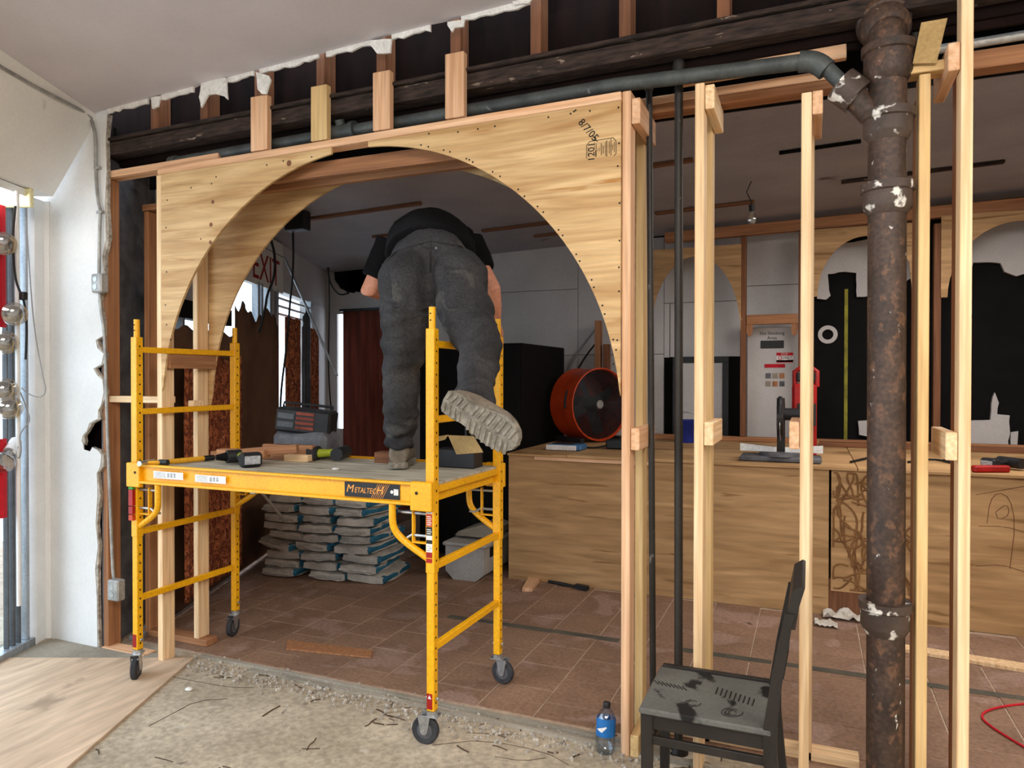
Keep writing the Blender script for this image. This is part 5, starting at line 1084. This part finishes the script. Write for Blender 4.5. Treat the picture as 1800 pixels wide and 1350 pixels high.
G().tube([onY(175, 512, 3.06), onY(177, 545, 3.06), onY(183, 580, 3.06), onY(186, 640, 3.06), onY(188, 740, 3.06), onY(193, 860, 3.06), onY(198, 1000, 3.06), onY(201, 1022, 3.06)], .009, 10, sm=1).build('lower_conduit', M['cond'], cn, smooth=True)
for px, py in ((171, 295), (176, 373)): q = onY(px, py, 3.062); G().box((q.x-.022, q.x+.022), (3.052, 3.076), (q.z-.008, q.z+.008)).build('pipe_strap', M['cond'], cn)
for px, py, wd, h in ((174, 498, .043, .056), (203, 1037, .045, .062)):
    q = onY(px, py, 3.04); bo = G().box((q.x-wd, q.x+wd), (3.018, 3.074), (q.z-h, q.z+h), bev=.008).build('junction_box', M['cond'], cn)
    for s_ in (-1, 1): G().cyl((q.x-.006, 3.016, q.z+s_*.022), (q.x-.006, 3.019, q.z+s_*.022), .016, n=16).build('knockout', M['zinc'], bo)
ff = thing('light_fitting', 'bright fluorescent light fitting above the storefront window', 'light', V(-2.9, 3.6, 2.68))
vbox(G(), (-2.99, -2.83), (2.0, 4.22), (2.70, 2.745)).build('housing', M['wtrim'], ff)
for xc in (-2.945, -2.875): G().cyl(V(xc, 2.02, 2.675), V(xc, 4.20, 2.675), .017, n=14).build('tube_lamp', M['tube'], ff, smooth=True)
vbox(G(), (-3.0, -2.80), (4.20, 4.235), (2.64, 2.75), .006).build('end_cap', M['cream'], ff)
# ================================================================ BACK ROOM, LEFT SIDE
ex = thing('exit_board', 'white board painted with dark red EXIT letters over the papered window', 'sign', V(-2.33, 6.8, 2.5))
vbox(G(), (-2.358, -2.335), (6.15, 7.36), (2.50, 3.0)).build('board', M['signw'], ex)
q = V(-2.333, 6.86, 2.665); text('lettering', 'EXIT', .37, frame(q, (-_s, _c, 0), (0, 0, 1)), M['redink'], ex, ext=.001)
vbox(G(), (-2.336, -2.333), (6.15, 7.36), (2.868, 2.876), 0).build('board_seam', M['dkfr'], ex)
def sheet(name, t0, t1, z0, ztop, xc, m, label, cat, amp=.004, wav=0, n=40, th=.004):
    """upright sheet along the storefront with a top edge ztop(t)"""
    top = []; 
    b = bmesh.new(); rows = 10; vs = []
    for i in range(n+1):
        t_ = t0+(t1-t0)*i/n; zt = ztop(t_); x = xc+wav*math.sin(i*1.15)+wav*.5*math.sin(i*.47+1)
        vs.append([b.verts.new(V(x+random.uniform(-amp, amp)*(j/rows), t_, z0+(zt-z0)*j/rows)) for j in range(rows+1)])
    for i in range(n):
        for j in range(rows): b.faces.new((vs[i][j], vs[i+1][j], vs[i+1][j+1], vs[i][j+1]))
    g = G(); g.merge(b); o = g.build(name, M[m], smooth=True, label=label, cat=cat); o.modifiers.new('s', 'SOLIDIFY').thickness = th; return o
jag = lambda t_: 2.22+.05*math.sin(t_*9.5)*(1 if t_ > 6.1 else .2)+.03*math.sin(t_*31)
sheet('paper_covering', 5.95, 7.06, .02, jag, -2.29, 'kraft', 'brown kraft paper covering the back room window, torn jagged at the top', 'paper')
sheet('paper_covering', 4.74, 5.96, .02, lambda t_: 2.0+.02*math.sin(t_*20), -2.31, 'kraft', 'brown kraft paper covering the window behind the left arch studs', 'paper')
sheet('patterned_curtain', 4.86, 5.85, .12, lambda t_: 1.80+.03*math.sin(t_*12), -2.22, 'copper', 'copper brown patterned curtain behind the left arch studs', 'curtain', wav=.018)
sheet('patterned_curtain', 7.18, 7.70, .2, lambda t_: 2.26+.02*math.sin(t_*25), -2.27, 'copper', 'copper brown patterned curtain, left one of the pair in the corner window', 'curtain', wav=.02, n=24)
sheet('patterned_curtain', 7.98, 8.40, .2, lambda t_: 2.20, -2.26, 'copper', 'copper brown patterned curtain, right one of the pair in the corner window', 'curtain', wav=.02, n=24)
sheet('grey_cloth', 7.66, 8.02, .2, lambda t_: 2.42-abs(t_-7.86)*1.2, -2.24, 'dkfr', 'dark grey cloth hanging between the two corner window curtains', 'cloth', wav=.012, n=16)
# rust red curtain on the far wall
b = bmesh.new(); vs = []
for i in range(41):
    x = -5.40+.95*i/40; vs.append([b.verts.new((x, 7.53+.018*math.sin(i*1.0), z)) for z in (.05, .8, 1.6, 2.47)])
for i in range(40):
    for j in range(3): b.faces.new((vs[i][j], vs[i+1][j], vs[i+1][j+1], vs[i][j+1]))
g = G(); g.merge(b); o = g.build('rust_curtain', M['rustc'], smooth=True, label='plain rust red curtain hanging on the far wall behind the worker', cat='curtain'); o.modifiers.new('s', 'SOLIDIFY').thickness = .006
G().box((-5.43, -4.5), (7.49, 7.56), (2.47, 2.50)).build('curtain_rail', M['blk'], label='dark rail carrying the rust red curtain', cat='rail')
# hanging cables and the leaning rod
wire('hanging_cable', [at(476, 420, 5.9), at(484, 450, 5.9), at(482, 490, 5.9), at(470, 515, 5.9), at(466, 545, 5.9), at(455, 585, 5.9)], .010, 'blackcord', 'black cable hanging across the EXIT board')
wire('hanging_cable', [at(515, 405, 6.2), at(516, 470, 6.2), at(509, 540, 6.2), at(505, 600, 6.2), at(492, 700, 6.2), at(494, 770, 6.0)], .009, 'blackcord', 'black cable hanging over the left patterned corner curtain')
wire('hanging_cable', [at(578, 470, 7.0), at(579, 540, 7.0), at(577, 640, 7.0), at(580, 700, 7.0), at(585, 745, 6.8)], .007, 'blackcord', 'thin black cable hanging straight down in front of the white corner pier')
wire('hanging_cable', [at(576, 470, 7.6), at(580, 500, 7.6), at(596, 520, 7.6), at(614, 515, 7.6)], .009, 'blackcord', 'black cable drooping under the hole in the far wall')
G().cyl(at(500, 452, 6.3), at(592, 660, 6.0), .011, n=10).build('metal_rod', M['alu'], smooth=True, label='long thin metal rod leaning diagonally before the corner window', cat='rod')
q = at(523, 413, 6.1); zc = 3.19+.035*q.x; box('ceiling_box', (q.x-.10, q.x+.10), (q.y-.05, q.y+.05), (zc-.16, zc-.002), M['blk'], label='black junction box under the back room ceiling near the EXIT board', cat='box', bev=.006)
wire('wall_cable', [onY(1050, 575, 7.55), onY(1030, 600, 7.55), onY(1008, 630, 7.55), onY(998, 660, 7.55)], .012, 'greycord', 'thicker grey cable curving down the wall above the fan')
wire('wall_cable', [onY(1046, 605, 7.55), onY(1030, 625, 7.55), onY(1012, 655, 7.55)], .009, 'blackcord', 'black cable curving down the wall right beside the fan')
fs = thing('back_post', 'brown wall stud beside the drum fan at the far wall', 'stud', (-2.05, 7.4, 1.03))
xa = onY(1047, 600, 7.4).x; stud('stud', (xa, xa+.06), (7.36, 7.45), (1.036, 2.25), M['redw'], fs); stud('stud', (xa+.09, xa+.15), (7.36, 7.45), (1.036, 2.0), M['old'], fs)
